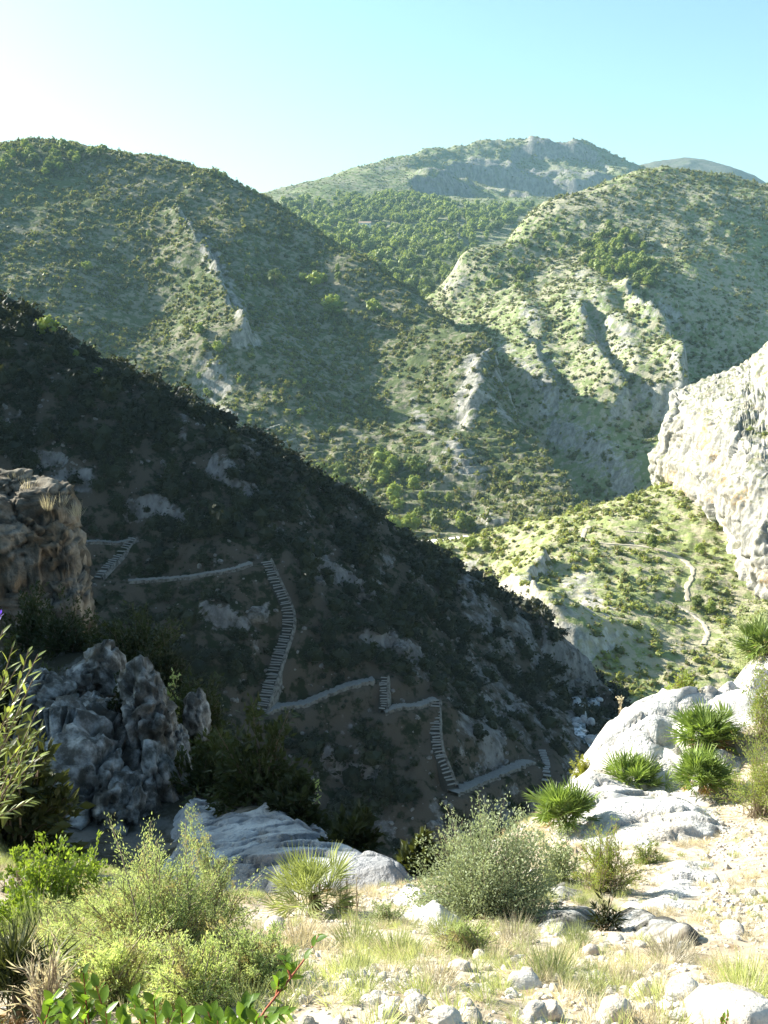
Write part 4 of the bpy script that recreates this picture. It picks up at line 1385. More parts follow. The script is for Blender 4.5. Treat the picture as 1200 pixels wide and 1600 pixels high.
# trail on the sunlit spur and on the far hill
track('footpath', SP_, 'trail_a', 0.95, 0.5, m_trail, 'pale footpath curving over the sunlit spur', lift=0.06, wallmat=m_trail, seed=6)
track('footpath', SP_, 'trail_b', 0.75, 0.5, m_trail, 'short pale path with stone edge near the foot of the cliff', lift=0.06, wallmat=m_trail, seed=7)
track('footpath', SP_, 'trail_c', 0.7, 0.4, m_trail, 'short upper piece of path behind the curve', lift=0.06, wallmat=m_trail, seed=8)
track('footpath', LH, 'track_a', 1.4, 0.8, m_trail, 'thin track low on the left hill', lift=0.06, wallmat=m_trail, seed=9)
track('footpath', LH, 'track_b', 1.2, 0.8, m_trail, 'thin upper track on the left hill', lift=0.06, wallmat=m_trail, seed=10)

# white riverbed in the valley and the stream in the gorge
m_gravel = mat_plain('river_gravel', (0.62, 0.60, 0.56), unit=1.0, var=0.15)
rb = np.array([at(590, 852, 352), at(615, 851, 350), at(660, 852, 350), at(700, 849, 352), at(745, 842, 356)])
Q = np.column_stack([np.interp(np.linspace(0, 4, 40), np.arange(5), rb[:, k]) for k in range(3)])
V, F = ribbon(Q, 13.0, 1.5, 3, 0.1)
tag(link('riverbed', mesh_from('riverbed', V, quads_of(F), True, [m_gravel])), 'strip of white riverbed gravel on the valley floor', kind='structure')


def mat_water():
    t = NT('stream_water')
    n = t.noise(0.9, 6, 0.7, stretch=(1, 1, 1))
    c = t.mix(t.ramp(n, 0.45, 0.6), (0.05, 0.07, 0.08), (0.55, 0.58, 0.62))
    return t.surface(c, 0.25, n, 0.6, 0.2, 0.5)


Q = centreline(D, [(945, 1078), (915, 1095), (893, 1110), (905, 1128), (897, 1142), (912, 1155), (920, 1170), (935, 1185)], 60, 0.3)
V, F = ribbon(Q, 2.4, 1.5, 5, 0.3)
tag(link('stream', mesh_from('stream', V, quads_of(F), True, [mat_water()])), 'small white stream at the bottom of the gorge', kind='structure')
_sr = np.random.default_rng(88)
for k in range(16):
    q = Q[int(_sr.integers(4, 58))] + [_sr.normal() * 1.8, _sr.normal() * 1.2, 0.0]
    P, F = rock_geo(2, _sr.uniform(0.5, 1.2, 3) * [1, 1, 0.7], k + 300, 0.3, 1.3, 0.4)
    tag(link('boulder', mesh_from('boulder', P, F, False, [m_slab]), loc=q), 'pale boulder lying in the gorge stream', 'boulder', 'boulders in the gorge stream')

# little white house in the forest below the far mountain
m_white = mat_plain('white_wall', (0.75, 0.73, 0.70), unit=2, var=0.05)
m_tile = mat_plain('roof_tile', (0.42, 0.30, 0.22), unit=0.5)
m_glass = mat_plain('dark_window', (0.05, 0.05, 0.06), 0.3)
hp = MT.hit(570, 357)
ho = empty('white_house', hp + np.array([0, 0, 1.5]), 'small white house among the pines below the far mountain', 'house')


def gbox(x0, x1, y0, y1, z0, z1):
    V = np.array([(x, y, z) for z in (z0, z1) for y in (y0, y1) for x in (x0, x1)], float)
    F = np.array([(0, 2, 3, 1), (4, 5, 7, 6), (0, 1, 5, 4), (1, 3, 7, 5), (3, 2, 6, 7), (2, 0, 4, 6)])
    return V, F


link('wall', mesh_from('wall', *gbox(-8, 8, -4, 4, -5, 5.5), False, [m_white]), ho)
rv = np.array([(-8.6, -4.6, 5.4), (8.6, -4.6, 5.4), (8.6, 4.6, 5.4), (-8.6, 4.6, 5.4), (-8.6, 0, 7.6), (8.6, 0, 7.6)])
link('roof', mesh_from('roof', rv, np.array([(0, 1, 5, 4), (2, 3, 4, 5), (0, 3, 2, 1)]), False, [m_tile]), ho)
for x in (-5, -1.5, 5):
    link('window', mesh_from('window', *gbox(x - 0.7, x + 0.7, -4.08, -3.9, 2.6, 4.2), False, [m_glass]), ho)
link('door', mesh_from('door', *gbox(1.4, 2.8, -4.08, -3.9, -0.4, 2.2), False, [m_glass]), ho)
# ------------------------------------------------------------------ trees
tree_parts = []
for k in range(5):
    (tv, tf), (lv, lf) = tree_geo(400 + k, cw=[0.6, 0.7, 0.5, 0.8, 0.62][k])
    tree_parts.append((mesh_from('trunk', tv, tf, True, [m_wood]), mesh_from('crown', lv, lf, False, [ml_pine])))
_tr = np.random.default_rng(21)


def tree(p, h, label, group, name='pine_tree', cat='pine tree'):
    k = int(_tr.integers(len(tree_parts)))
    o = empty(name, p - np.array([0, 0, 0.06 * h]), label, cat, group, float(_tr.uniform(0, 6.28)))
    w = float(_tr.uniform(0.9, 1.2))
    o.scale = (h * w, h * w, h)
    link('trunk', tree_parts[k][0], o)
    link('crown', tree_parts[k][1], o)
    return o


def trees_at(surf, spots, label, group, mul=1.0, **kw):
    for px, py, hp in spots:
        p = surf.hit(px, py)
        tree(p, max(1.5, mul * hp * np.linalg.norm(p) / FPX), label, group, **kw)


def trees_in(surf, poly, n, hmin, hmax, label, group, seed, **kw):
    r = np.random.default_rng(seed)
    poly = np.array(poly, float)
    lo, hi = poly.min(0), poly.max(0)
    spots = []
    while len(spots) < n:
        q = lo + (hi - lo) * r.random(2)
        if in_poly(q[None], poly)[0]:
            spots.append((q[0], q[1], r.uniform(hmin, hmax)))
    trees_at(surf, spots, label, group, **kw)


trees_at(LH, [(137, 424, 15), (450, 379, 13), (250, 419, 15), (289, 428, 10), (312, 525, 20), (322, 549, 14), (340, 553, 20), (385, 439, 10), (397, 438, 9), (416, 440, 12), (428, 447, 25),
              (443, 442, 9), (472, 441, 15), (493, 450, 24), (507, 444, 16), (520, 490, 30), (528, 494, 24), (513, 493, 20), (490, 421, 11), (527, 424, 12), (529, 439, 14), (584, 490, 22), (565, 470, 12),
              (375, 385, 10), (163, 507, 10), (275, 616, 9), (312, 592, 10), (322, 618, 12), (328, 622, 12), (393, 563, 12), (374, 600, 11), (475, 602, 11), (208, 560, 9), (180, 380, 9), (420, 480, 10), (455, 520, 9),
              (430, 620, 10), (470, 650, 12), (500, 610, 12), (520, 680, 14), (545, 520, 11), (600, 500, 12), (380, 470, 9), (345, 345, 9), (232, 370, 9), (300, 455, 10)],
         'small round pine standing alone on the scrubby left hill, lit from behind', 'single pines on the left hill', mul=1.05)
trees_in(LH, [(0, 235), (75, 232), (150, 240), (180, 246), (120, 270), (60, 275), (0, 268)], 46, 9, 17, 'pine of the wood on top of the left hill at the skyline', 'pines on top of the left hill', 31)
trees_at(LH, [(190, 246, 9), (205, 249, 9), (232, 252, 8), (330, 274, 9), (345, 279, 11), (352, 283, 10), (385, 300, 10), (398, 306, 8)], 'small pine on the skyline ridge of the left hill', 'pines on the left skyline ridge')
trees_in(RH, [(905, 395), (940, 355), (985, 362), (1020, 400), (1030, 450), (1010, 470), (950, 440), (915, 415)], 62, 12, 20, 'pine of the dense grove on the sunlit right hill', 'grove on the right hill', 32)
trees_in(RH, [(720, 440), (800, 385), (900, 330), (900, 400), (850, 430), (760, 480)], 36, 8, 13, 'pale green young pine on the left shoulder of the right hill', 'young pines on the shoulder of the right hill', 33)
trees_in(LH, [(470, 760), (520, 730), (600, 720), (680, 740), (720, 790), (740, 835), (620, 840), (540, 830)], 40, 18, 34, 'bright green tree on the terraced valley floor', 'trees on the valley floor', 34, name='leafy_tree', cat='tree')
trees_in(MT, [(470, 345), (560, 325), (760, 330), (700, 400), (690, 460), (620, 440), (540, 400)], 60, 9, 14, 'pine of the wood below the far mountain', 'wood below the far mountain', 35)
trees_at(SP_, [(1020, 860, 26), (1012, 850, 16), (1092, 868, 20), (760, 862, 20), (735, 858, 22), (650, 872, 16), (690, 865, 18), (905, 802, 14), (985, 785, 14), (1090, 950, 22), (1110, 960, 22)], 'bushy green tree on the sunlit spur', 'trees on the sunlit spur', name='leafy_tree', cat='tree')
trees_at(D, [(75, 530, 34), (118, 560, 12), (155, 590, 16)], 'small pine on the crest of the dark hillside catching the sun', 'pines on the crest of the dark hillside')

c_tree = bpy.data.collections.new('pine_source')
for k in range(5):
    # crown and trunk in one mesh for the mass of far trees
    (tv, tf), (lv, lf) = tree_geo(430 + k, nleaf=170, leaf=0.14)
    tf = np.concatenate([tf[:, [0, 1, 2]], tf[:, [0, 2, 3]]])
    V, F = np.vstack([tv, lv]), np.vstack([tf, lf + len(tv)])
    me = mesh_from('pine_source', V, F, False, [ml_pine])
    c_tree.objects.link(bpy.data.objects.new('pine_source', me))


def wood(surf, poly, n, hmin, hmax, label, seed):
    r = np.random.default_rng(seed)
    poly = np.array(poly, float)
    pts = np.stack([surf.px, surf.py], 1)
    m = in_poly(pts, poly) & surf.facing
    dens = m * np.clip(1 + 1.5 * fbm(surf.V / 60 + seed, 3), 0.05, 3)
    P = sample(surf, n, dens, seed)
    P = P[~((np.abs(P[:, 0] - hp[0]) < 14) & (P[:, 1] < hp[1] + 12) & (P[:, 1] > hp[1] - 45))]
    n = len(P)
    h = r.uniform(hmin, hmax, n)
    P[:, 2] -= 0.06 * h
    w = h * r.uniform(0.9, 1.25, n)
    mass('pine_forest', P, spin(n, r, 0.03), np.column_stack([w, w, h]), r.integers(0, 5, n), c_tree, label)


wood(MT, [(430, 320), (520, 310), (640, 306), (720, 322), (830, 325), (800, 350), (740, 390), (710, 450), (700, 500), (640, 480), (560, 420), (480, 360)], 1050, 6, 13, 'pine forest below the far mountain', 41)

# dark bushes of the shaded hillside: the 300 that show largest are things of their own
_dd = np.clip(1 + 1.7 * fbm(D.V / 9 + 3, 3), 0.4, 3) * (1 - 0.8 * D.attr['rock'])
Pd = sample(D, 9500, _dd, 6, margin=60)
_r = np.random.default_rng(9)
szd = 0.45 + 3.9 * _r.random(len(Pd)) ** 2.8
near = np.full(len(Pd), 1e9)
for _q in LINES.values():
    dd, _t = dist_polyline(Pd[:, :2], _q[:, :2])
    # a bush in front of the path would hide it: only low ones there
    near = np.minimum(near, dd - 0.6 * szd * ((Pd[:, 1] < np.interp(_t, np.linspace(0, 1, len(_q)), _q[:, 1])) & (dd < 4)))
keepd = near > 0.8 + szd * 0.55
Pd, szd = Pd[keepd], szd[keepd]
order = np.argsort(-szd / np.linalg.norm(Pd, axis=1))
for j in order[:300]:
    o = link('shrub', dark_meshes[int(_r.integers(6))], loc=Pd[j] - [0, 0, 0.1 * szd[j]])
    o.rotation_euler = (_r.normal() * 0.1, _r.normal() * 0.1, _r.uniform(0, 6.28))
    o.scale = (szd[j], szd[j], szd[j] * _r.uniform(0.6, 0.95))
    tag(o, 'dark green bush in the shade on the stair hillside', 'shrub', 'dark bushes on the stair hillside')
m_scree = mat_rock('scree_limestone', (0.22, 0.21, 0.205), (0.07, 0.064, 0.06), 0.6, fine=9)
for p in sample(D, 46, 0.2 + D.attr['rock'], 12, margin=0):
    s = _r.uniform(0.5, 1.6)
    P, F = rock_geo(3, (s, s * 0.8, s * 0.7), _r.uniform(0, 90), 0.3, 1.3, 0.6, frac=0.15, ffreq=1.2)
    o = link('rock', mesh_from('rock', P, F, False, [m_scree], {'crack': rock_geo.crack}), loc=p)
    tag(o, 'grey rock sticking out of the shaded stair hillside', 'rock', 'rocks on the stair hillside')
P = sample(D, 9000, 0.25 + D.attr['rock'] + 0.6 * np.clip(fbm(D.V / 7, 3), 0, 1), 13, margin=40)
k = len(P)
sz = 0.07 + 0.4 * _r.random(k) ** 3
_rub = [mesh_from('rubble', *rock_geo(1, (1, 0.8, 0.6), 900 + j, 0.35, 1.2, 0.7, fine=0), False, [m_scree], {'crack': np.zeros(12)}) for j in range(5)]
mass('rubble', P, spin(k, _r, 0.5), np.column_stack([sz, sz, sz]), _r.integers(0, 5, k), protos(_rub, 'rubble_source'), 'loose rubble on the shaded stair hillside')
rest = order[300:]
k = len(rest)
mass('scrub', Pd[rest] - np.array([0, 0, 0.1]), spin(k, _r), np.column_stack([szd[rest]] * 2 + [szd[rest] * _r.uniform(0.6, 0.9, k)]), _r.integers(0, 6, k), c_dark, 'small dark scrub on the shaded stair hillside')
# ------------------------------------------------------------------ foreground plants
def leafmat(name, col, **kw):
    return mat_leaf(name, col, **kw)


mf_olive = leafmat('grey_green_leaf', (0.34, 0.40, 0.25), trans=(1.15, 1.15, 0.8), unit=0.25, var=0.3, tfac=0.35)
mf_feather = leafmat('yellow_green_leaf', (0.37, 0.44, 0.21), trans=(1.12, 1.15, 0.75), unit=0.2, var=0.25, tfac=0.5, dry=(0.36, 0.30, 0.16), dryamt=0.12)
mf_green = leafmat('fresh_green_leaf', (0.13, 0.21, 0.045), unit=0.2, var=0.4, tfac=0.45)
mf_broom = leafmat('broom_leaf', (0.19, 0.26, 0.085), unit=0.25, var=0.35, tfac=0.4, dry=(0.30, 0.26, 0.13), dryamt=0.1)
mf_gloss = leafmat('glossy_leaf', (0.10, 0.19, 0.035), unit=0.12, var=0.4, tfac=0.5, rough=0.32)
mf_long = leafmat('long_pale_leaf', (0.17, 0.23, 0.085), unit=0.15, var=0.4, tfac=0.4, rough=0.35)
mf_palm = leafmat('fan_palm_leaf', (0.19, 0.27, 0.085), trans=(1.1, 1.15, 0.6), unit=0.15, var=0.4, tfac=0.35, rough=0.4)
mf_palmdry = leafmat('dry_palm_leaf', (0.34, 0.23, 0.12), unit=0.15, var=0.3, tfac=0.25)
mf_darkpalm = leafmat('dark_blade_leaf', (0.045, 0.06, 0.025), unit=0.15, var=0.4, tfac=0.2)
mf_straw = leafmat('straw_blade', (0.50, 0.46, 0.36), trans=(1.1, 1.08, 0.85), unit=0.4, var=0.3, tfac=0.35)
mf_gblade = leafmat('green_blade', (0.35, 0.40, 0.21), trans=(1.15, 1.15, 0.75), unit=0.4, var=0.35, tfac=0.4)
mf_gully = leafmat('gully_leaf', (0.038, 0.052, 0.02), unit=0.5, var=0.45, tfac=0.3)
m_redwood = mat_plain('red_stem', (0.30, 0.09, 0.05), 0.6, 0.05)
m_grey = mat_plain('grey_twig', (0.27, 0.22, 0.16), unit=0.05)


def bush(name, px, py, wpx, hpx, label, mat, cat='bush', nleaf=5000, ntwig=70, L=0.03, W=0.013, seed=0, group=None, wood=m_grey, depth=0.9, sink=0.04, pos=None, **kw):
    p = NG.hit(px, py) if pos is None else pos
    d = np.linalg.norm(p)
    w, h = wpx * d / FPX, hpx * d / FPX * 1.05
    (sv, sf), (lv, lf) = bush_geo(seed, w, w * depth, h, ntwig, nleaf, L, W, **kw)
    o = empty(name, p - np.array([0, 0, sink]), label, cat, group)
    link('stems', mesh_from('stems', sv, sf, True, [wood]), o)
    link('foliage', mesh_from('foliage', lv, lf, False, [mat]), o)
    return o


bush('grey_green_bush', 765, 1425, 235, 178, 'tall grey green bush with tiny leaves at the edge of the gorge', mf_olive, nleaf=34000, ntwig=260, L=0.027, W=0.012, seed=501, upright=0.15, lobes=0.2, spread=0.7)
bush('grey_green_bush', 868, 1385, 90, 95, 'smaller grey bush leaning against the tall grey green one', mf_olive, nleaf=4200, ntwig=70, L=0.034, W=0.014, seed=502, upright=0.4)
bush('feathery_bush', 250, 1535, 330, 200, 'wide feathery yellow green bush in front of the shaded rocks', mf_feather, nleaf=70000, ntwig=420, L=0.013, W=0.0042, seed=503, upright=0.8, lobes=0.3, spread=0.45, flat=1.5)
bush('feathery_bush', 330, 1470, 130, 150, 'upright feathery yellow green sprigs beside the shaded slab', mf_feather, nleaf=16000, ntwig=90, L=0.015, W=0.005, seed=504, upright=1.6, lobes=0.5, spread=0.4, flat=1.0)
bush('feathery_bush', 400, 1545, 160, 110, 'low feathery bush left of the stony gravel', mf_feather, nleaf=14000, ntwig=120, L=0.013, W=0.0045, seed=505, upright=0.8, flat=1.2, spread=0.5)
bush('feathery_bush', 165, 1570, 170, 120, 'low feathery bush beside the dark spiky palm', mf_feather, nleaf=18000, ntwig=140, L=0.013, W=0.0045, seed=506, upright=0.8, flat=1.2, spread=0.5)
bush('feathery_bush', 125, 1508, 170, 110, 'low pale feathery bush between the dense green bush and the wide feathery one', mf_feather, nleaf=15000, ntwig=150, L=0.015, W=0.005, seed=526, upright=0.6, flat=1.5, spread=0.5)
bush('feathery_bush', 310, 1575, 210, 105, 'low feathery bush right behind the glossy shrub', mf_feather, nleaf=18000, ntwig=170, L=0.012, W=0.004, seed=527, upright=0.6, flat=1.5, spread=0.5)
bush('green_bush', 70, 1462, 190, 140, 'dense fresh green bush below the shaded outcrop', mf_green, nleaf=11000, ntwig=110, L=0.028, W=0.017, seed=507, upright=0.4, lobes=0.3, spread=0.6)
bush('green_bush', 28, 1395, 80, 75, 'thin green sprigs sticking up at the left edge above the dense bush', mf_green, nleaf=900, ntwig=26, L=0.04, W=0.018, seed=508, upright=1.2, inner=0.55, spread=0.4)
bush('green_bush', 150, 1400, 70, 85, 'loose green twigs reaching up in front of the outcrop', mf_green, nleaf=900, ntwig=22, L=0.035, W=0.016, seed=509, upright=1.0, inner=0.5, spread=0.4)
bush('broom_bush', 948, 1392, 115, 105, 'soft green broom bush beside a fan palm and the white slab', mf_broom, nleaf=7000, ntwig=120, L=0.03, W=0.006, seed=510, upright=1.0, flat=1.2, spread=0.4)
bush('broom_bush', 1190, 1275, 150, 150, 'soft green broom bush at the right edge below the fan palms', mf_broom, nleaf=9000, ntwig=130, L=0.035, W=0.008, seed=511, upright=0.7, spread=0.5)
bush('broom_bush', 1195, 1150, 100, 130, 'tall thin green bush at the right edge behind the big fan palm', mf_broom, nleaf=5000, ntwig=90, L=0.045, W=0.014, seed=512, upright=0.7)
bush('grey_bush', 1150, 1005, 130, 90, 'pale grey green bush on the skyline of the right bank', mf_olive, nleaf=7000, ntwig=110, L=0.06, W=0.02, seed=513, upright=0.5)
bush('grey_bush', 1070, 1075, 60, 34, 'low grey bush behind the top of the white slab', mf_broom, nleaf=1800, ntwig=50, L=0.05, W=0.02, seed=514)
bush('cushion_plant', 905, 1208, 44, 34, 'yellow green cushion plant on the rim of the white slab', leafmat('yellow_leaf', (0.34, 0.38, 0.07), unit=0.1), 'plant', 1500, 50, 0.04, 0.016, 515)
bush('dark_sprig', 945, 1452, 56, 56, 'little dark shrub with narrow leaves between the rock ledges', mf_gully, 'shrub', 420, 26, 0.055, 0.014, 516, upright=1.0, inner=0.4, spread=0.5)
bush('dry_shrub', 605, 1445, 76, 48, 'low brownish green tuft in the middle of the slope', mf_olive, 'shrub', 2600, 60, 0.022, 0.008, 517, upright=0.7)
bush('dry_shrub', 1010, 1350, 64, 40, 'dark green low shrub between the two white slabs', mf_broom, 'shrub', 1800, 50, 0.03, 0.01, 518)
bush('dry_shrub', 700, 1325, 90, 70, 'bare twiggy bush left of the tall grey green bush', mf_olive, 'shrub', 700, 80, 0.03, 0.012, 519, upright=0.5)
bush('dry_shrub', 880, 1440, 60, 40, 'brown low shrub beside the narrow ledge', mf_olive, 'shrub', 1200, 40, 0.022, 0.008, 520)
bush('dry_shrub', 730, 1490, 110, 60, 'wide dry grey tuft in the gravel below the grey green bush', mf_feather, 'shrub', 3000, 90, 0.025, 0.004, 521, upright=0.9, flat=1.5)

# dark bushes of the gully behind the shaded rocks
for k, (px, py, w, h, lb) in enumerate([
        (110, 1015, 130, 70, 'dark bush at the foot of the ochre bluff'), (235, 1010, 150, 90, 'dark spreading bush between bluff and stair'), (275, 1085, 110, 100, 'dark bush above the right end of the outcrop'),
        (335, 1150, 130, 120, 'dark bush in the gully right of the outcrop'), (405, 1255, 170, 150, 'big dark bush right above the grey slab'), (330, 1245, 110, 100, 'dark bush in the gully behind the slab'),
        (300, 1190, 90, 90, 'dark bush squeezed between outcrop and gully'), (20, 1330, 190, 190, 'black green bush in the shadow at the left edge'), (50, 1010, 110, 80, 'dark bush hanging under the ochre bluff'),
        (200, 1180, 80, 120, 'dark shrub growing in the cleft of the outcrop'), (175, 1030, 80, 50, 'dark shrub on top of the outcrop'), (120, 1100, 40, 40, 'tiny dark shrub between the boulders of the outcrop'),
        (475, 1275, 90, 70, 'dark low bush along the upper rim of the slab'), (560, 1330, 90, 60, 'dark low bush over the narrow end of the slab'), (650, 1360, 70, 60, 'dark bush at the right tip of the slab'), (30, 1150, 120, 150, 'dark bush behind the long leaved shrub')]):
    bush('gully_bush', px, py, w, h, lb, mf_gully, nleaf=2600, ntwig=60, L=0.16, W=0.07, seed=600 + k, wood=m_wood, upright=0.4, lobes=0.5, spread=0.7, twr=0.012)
bush('green_sprig', 330, 1060, 46, 60, 'yellow green sprig catching light above the outcrop', mf_feather, 'plant', 260, 14, 0.12, 0.05, 640, upright=1.3, inner=0.5)
bush('green_sprig', 302, 1105, 24, 30, 'small lit sprig beside the outcrop', mf_feather, 'plant', 90, 8, 0.10, 0.05, 641, upright=1.3, inner=0.5)
bush('green_sprig', 495, 1250, 24, 40, 'small lit sprig over the dark gully', mf_feather, 'plant', 70, 8, 0.10, 0.04, 642, pos=at(495, 1255, 19), upright=1.3, inner=0.6)


# fan palms
def frond_geo(r, nl=17, pet=0.32, fan=0.5, arc=2.4, lw=0.034):
    """a fan leaf lying along +X: stalk, then stiff pointed leaflets"""
    ang = np.linspace(-arc / 2, arc / 2, nl) * 1.15
    P = np.zeros((nl, 3)) + [pet, 0, 0]
    T = np.column_stack([np.cos(ang), np.sin(ang), 0.22 * np.abs(np.sin(ang)) + 0.06 * r.normal(size=nl)])
    Ls = fan * (1 - 0.25 * np.abs(ang) / (arc / 2)) * r.uniform(0.88, 1.08, nl)
    T /= np.linalg.norm(T, axis=1)[:, None]
    B = np.column_stack([-np.sin(ang), np.cos(ang), 0.5 * r.normal(size=nl)])
    B /= np.linalg.norm(B, axis=1)[:, None]
    tip = P + T * Ls[:, None] - np.array([0, 0, 0.10]) * (Ls[:, None] / fan) * r.uniform(0.2, 1.5, (nl, 1)) * fan
    V = np.stack([P, P + T * Ls[:, None] * 0.5 + B * lw / 2, tip, P + T * Ls[:, None] * 0.5 - B * lw / 2], 1).reshape(-1, 3)
    F = np.arange(4 * nl).reshape(nl, 4)
    x = np.linspace(0, pet, 4)
    sv, sf = tubes(np.column_stack([x, x * 0, 0.03 * np.sin(x * 3)])[None], np.array([[0.009, 0.007, 0.006, 0.005]]), 3)
    return np.vstack([V, sv]), np.vstack([F, sf + len(V)])


_fr = np.random.default_rng(31)


def frond_set(mat, **kw):
    return [mesh_from('frond', *frond_geo(_fr, **kw), False, [mat]) for _ in range(4)]


fr_green, fr_dry = frond_set(mf_palm), frond_set(mf_palmdry, nl=10, arc=1.5)
fr_spiky = frond_set(mf_darkpalm, nl=20, arc=2.6, lw=0.022, pet=0.3, fan=0.55)
_tv, _tf = tubes(np.array([[(0, 0, -0.1), (0.02, 0, 0.1), (0.0, 0.02, 0.26)]]), np.array([[0.09, 0.085, 0.06]]), 7)
trunk_me = mesh_from('trunk', _tv, _tf, True, [m_wood])


def fan_palm(px, py, wpx, hpx, label, seed, n=34, green=fr_green, ndry=7, pos=None):
    p = NG.hit(px, py) if pos is None else pos
    d = np.linalg.norm(p)
    s = wpx * d / FPX / 1.5
    hz = hpx * d / FPX / 0.82
    o = empty('fan_palm', p, label, 'fan palm')
    link('trunk', trunk_me, o).scale = (s, s, hz)
    r = np.random.default_rng(seed)
    for k in range(n):
        f = link('frond', green[int(r.integers(4))], o)
        el = r.uniform(-0.1, 1.35)
        f.rotation_euler = (r.normal() * 0.5, -el, r.uniform(0, 6.28))
        f.location = (r.normal() * 0.14 * s, r.normal() * 0.14 * s, 0.12 * hz + r.uniform(0, 0.12) * hz)
        q = r.uniform(0.7, 1.05)
        f.scale = (s * q, s * q, hz * q)
    for k in range(ndry):
        f = link('dry_frond', fr_dry[int(r.integers(4))], o)
        f.rotation_euler = (r.normal() * 0.4, r.uniform(0.05, 0.5), r.uniform(0, 6.28))
        f.location = (0, 0, 0.2 * hz)
        q = r.uniform(0.5, 0.75)
        f.scale = (s * q, s * q, hz * q)
    return o


fan_palm(1100, 1165, 112, 82, 'large fan palm with brown dead fronds beside the white slab', 1, 70, ndry=16)
fan_palm(985, 1232, 100, 70, 'spiky fan palm growing in the middle of the white slab', 2, 64, ndry=6)
fan_palm(1098, 1250, 108, 72, 'fan palm on gravel below the large one, brown at its foot', 3, 64, ndry=12)
fan_palm(878, 1302, 112, 66, 'bright fan palm on the gorge rim behind the grey green bush', 4, 70, ndry=4)
fan_palm(1192, 1032, 90, 78, 'uppermost fan palm at the right edge', 5, 64, ndry=8)
fr_pale = frond_set(leafmat('pale_blade_leaf', (0.25, 0.30, 0.13), trans=(1.1, 1.1, 0.7), unit=0.15, tfac=0.4), nl=14, lw=0.02, arc=1.6)
fan_palm(485, 1428, 165, 95, 'pale yellow green palm tuft in front of the shaded slab', 6, 56, green=fr_pale, ndry=6)
fan_palm(35, 1590, 200, 125, 'dark spiky palm with dry stalks in the lower left corner', 7, 40, green=fr_spiky, ndry=12)
bush('dry_shrub', 540, 1425, 70, 60, 'dead brown stalks beside the pale palm tuft', mf_straw, 'shrub', 300, 40, 0.03, 0.004, 530, upright=1.5)
bush('dry_shrub', 75, 1600, 130, 130, 'tall dry straw stalks over the dark spiky palm', mf_straw, 'shrub', 500, 60, 0.05, 0.004, 531, upright=1.8, spread=0.3)
bush('tall_stalk', 553, 1445, 30, 85, 'thin dry flower stalk standing before the shaded slab', mf_straw, 'plant', 40, 3, 0.02, 0.01, 532, upright=4.0, inner=0.8)
bush('tall_stalk', 950, 1100, 30, 40, 'dry flower stalks on the gorge rim behind the white slab', mf_straw, 'plant', 60, 6, 0.05, 0.03, 533, upright=3.0, inner=0.8)


# plants with leaves one can pick apart: each leaf is a part
def leaf_mesh(L, W, mat, fold=0.12):
    x = np.array([0, 0.12, 0.4, 0.72, 1.0])
    w = np.array([0.03, 0.28, 0.5, 0.36, 0.0])
    c = np.column_stack([x * L, x * 0, -0.10 * L * x ** 2])
    V, F = [], []
    for k in range(5):
        V += [c[k] + [0, -w[k] * W, fold * w[k] * W * 2], c[k], c[k] + [0, w[k] * W, fold * w[k] * W * 2]]
    for k in range(4):
        a = 3 * k
        F += [(a, a + 3, a + 4, a + 1), (a + 1, a + 4, a + 5, a + 2)]
    return mesh_from('leaf', np.array(V), np.array(F), True, [mat])


def leafy_shrub(name, pos, shoots, leafset, label, cat, stem_mat, seed, nper, Ls, spread=0.9, sr=0.004, s0=0.25):
    """shoots: list of polylines of world points; leaves spiral up each"""
    r = np.random.default_rng(seed)
    o = empty(name, pos, label, cat)
    for sh in shoots:
        sh = np.array(sh)
        t = np.linspace(0, 1, 7)
        q = np.column_stack([np.interp(t, np.linspace(0, 1, len(sh)), sh[:, k]) for k in range(3)])
        q[1:-1] = 0.25 * q[:-2] + 0.5 * q[1:-1] + 0.25 * q[2:]
        v, f = tubes((q - pos)[None], (sr * np.linspace(1.2, 0.4, 7))[None], 5)
        link('stem', mesh_from('stem', v, f, True, [stem_mat]), o)
        n = nper if isinstance(nper, int) else int(r.integers(*nper))
        for k in range(n):
            u = s0 + (1 - s0) * (k + 0.5) / n
            p = np.array([np.interp(u, t, q[:, c]) for c in range(3)])
            T = np.array([np.interp(min(u + 0.08, 1), t, q[:, c]) - np.interp(u - 0.05, t, q[:, c]) for c in range(3)])
            T /= np.linalg.norm(T) + 1e-9
            side = np.cross(T, [math.cos(k * 2.4 + seed), math.sin(k * 2.4 + seed), 0.3])
            side /= np.linalg.norm(side) + 1e-9
            D3 = Vector(T * (0.55 + 0.6 * u) + side * spread + r.normal(size=3) * 0.15)
            lf = link('leaf', leafset[int(r.integers(len(leafset)))], o)
            lf.location = p - pos
            lf.rotation_euler = D3.to_track_quat('X', 'Z').to_euler()
            sc = Ls * r.uniform(0.75, 1.2)
            lf.scale = (sc, sc, sc)
    return o


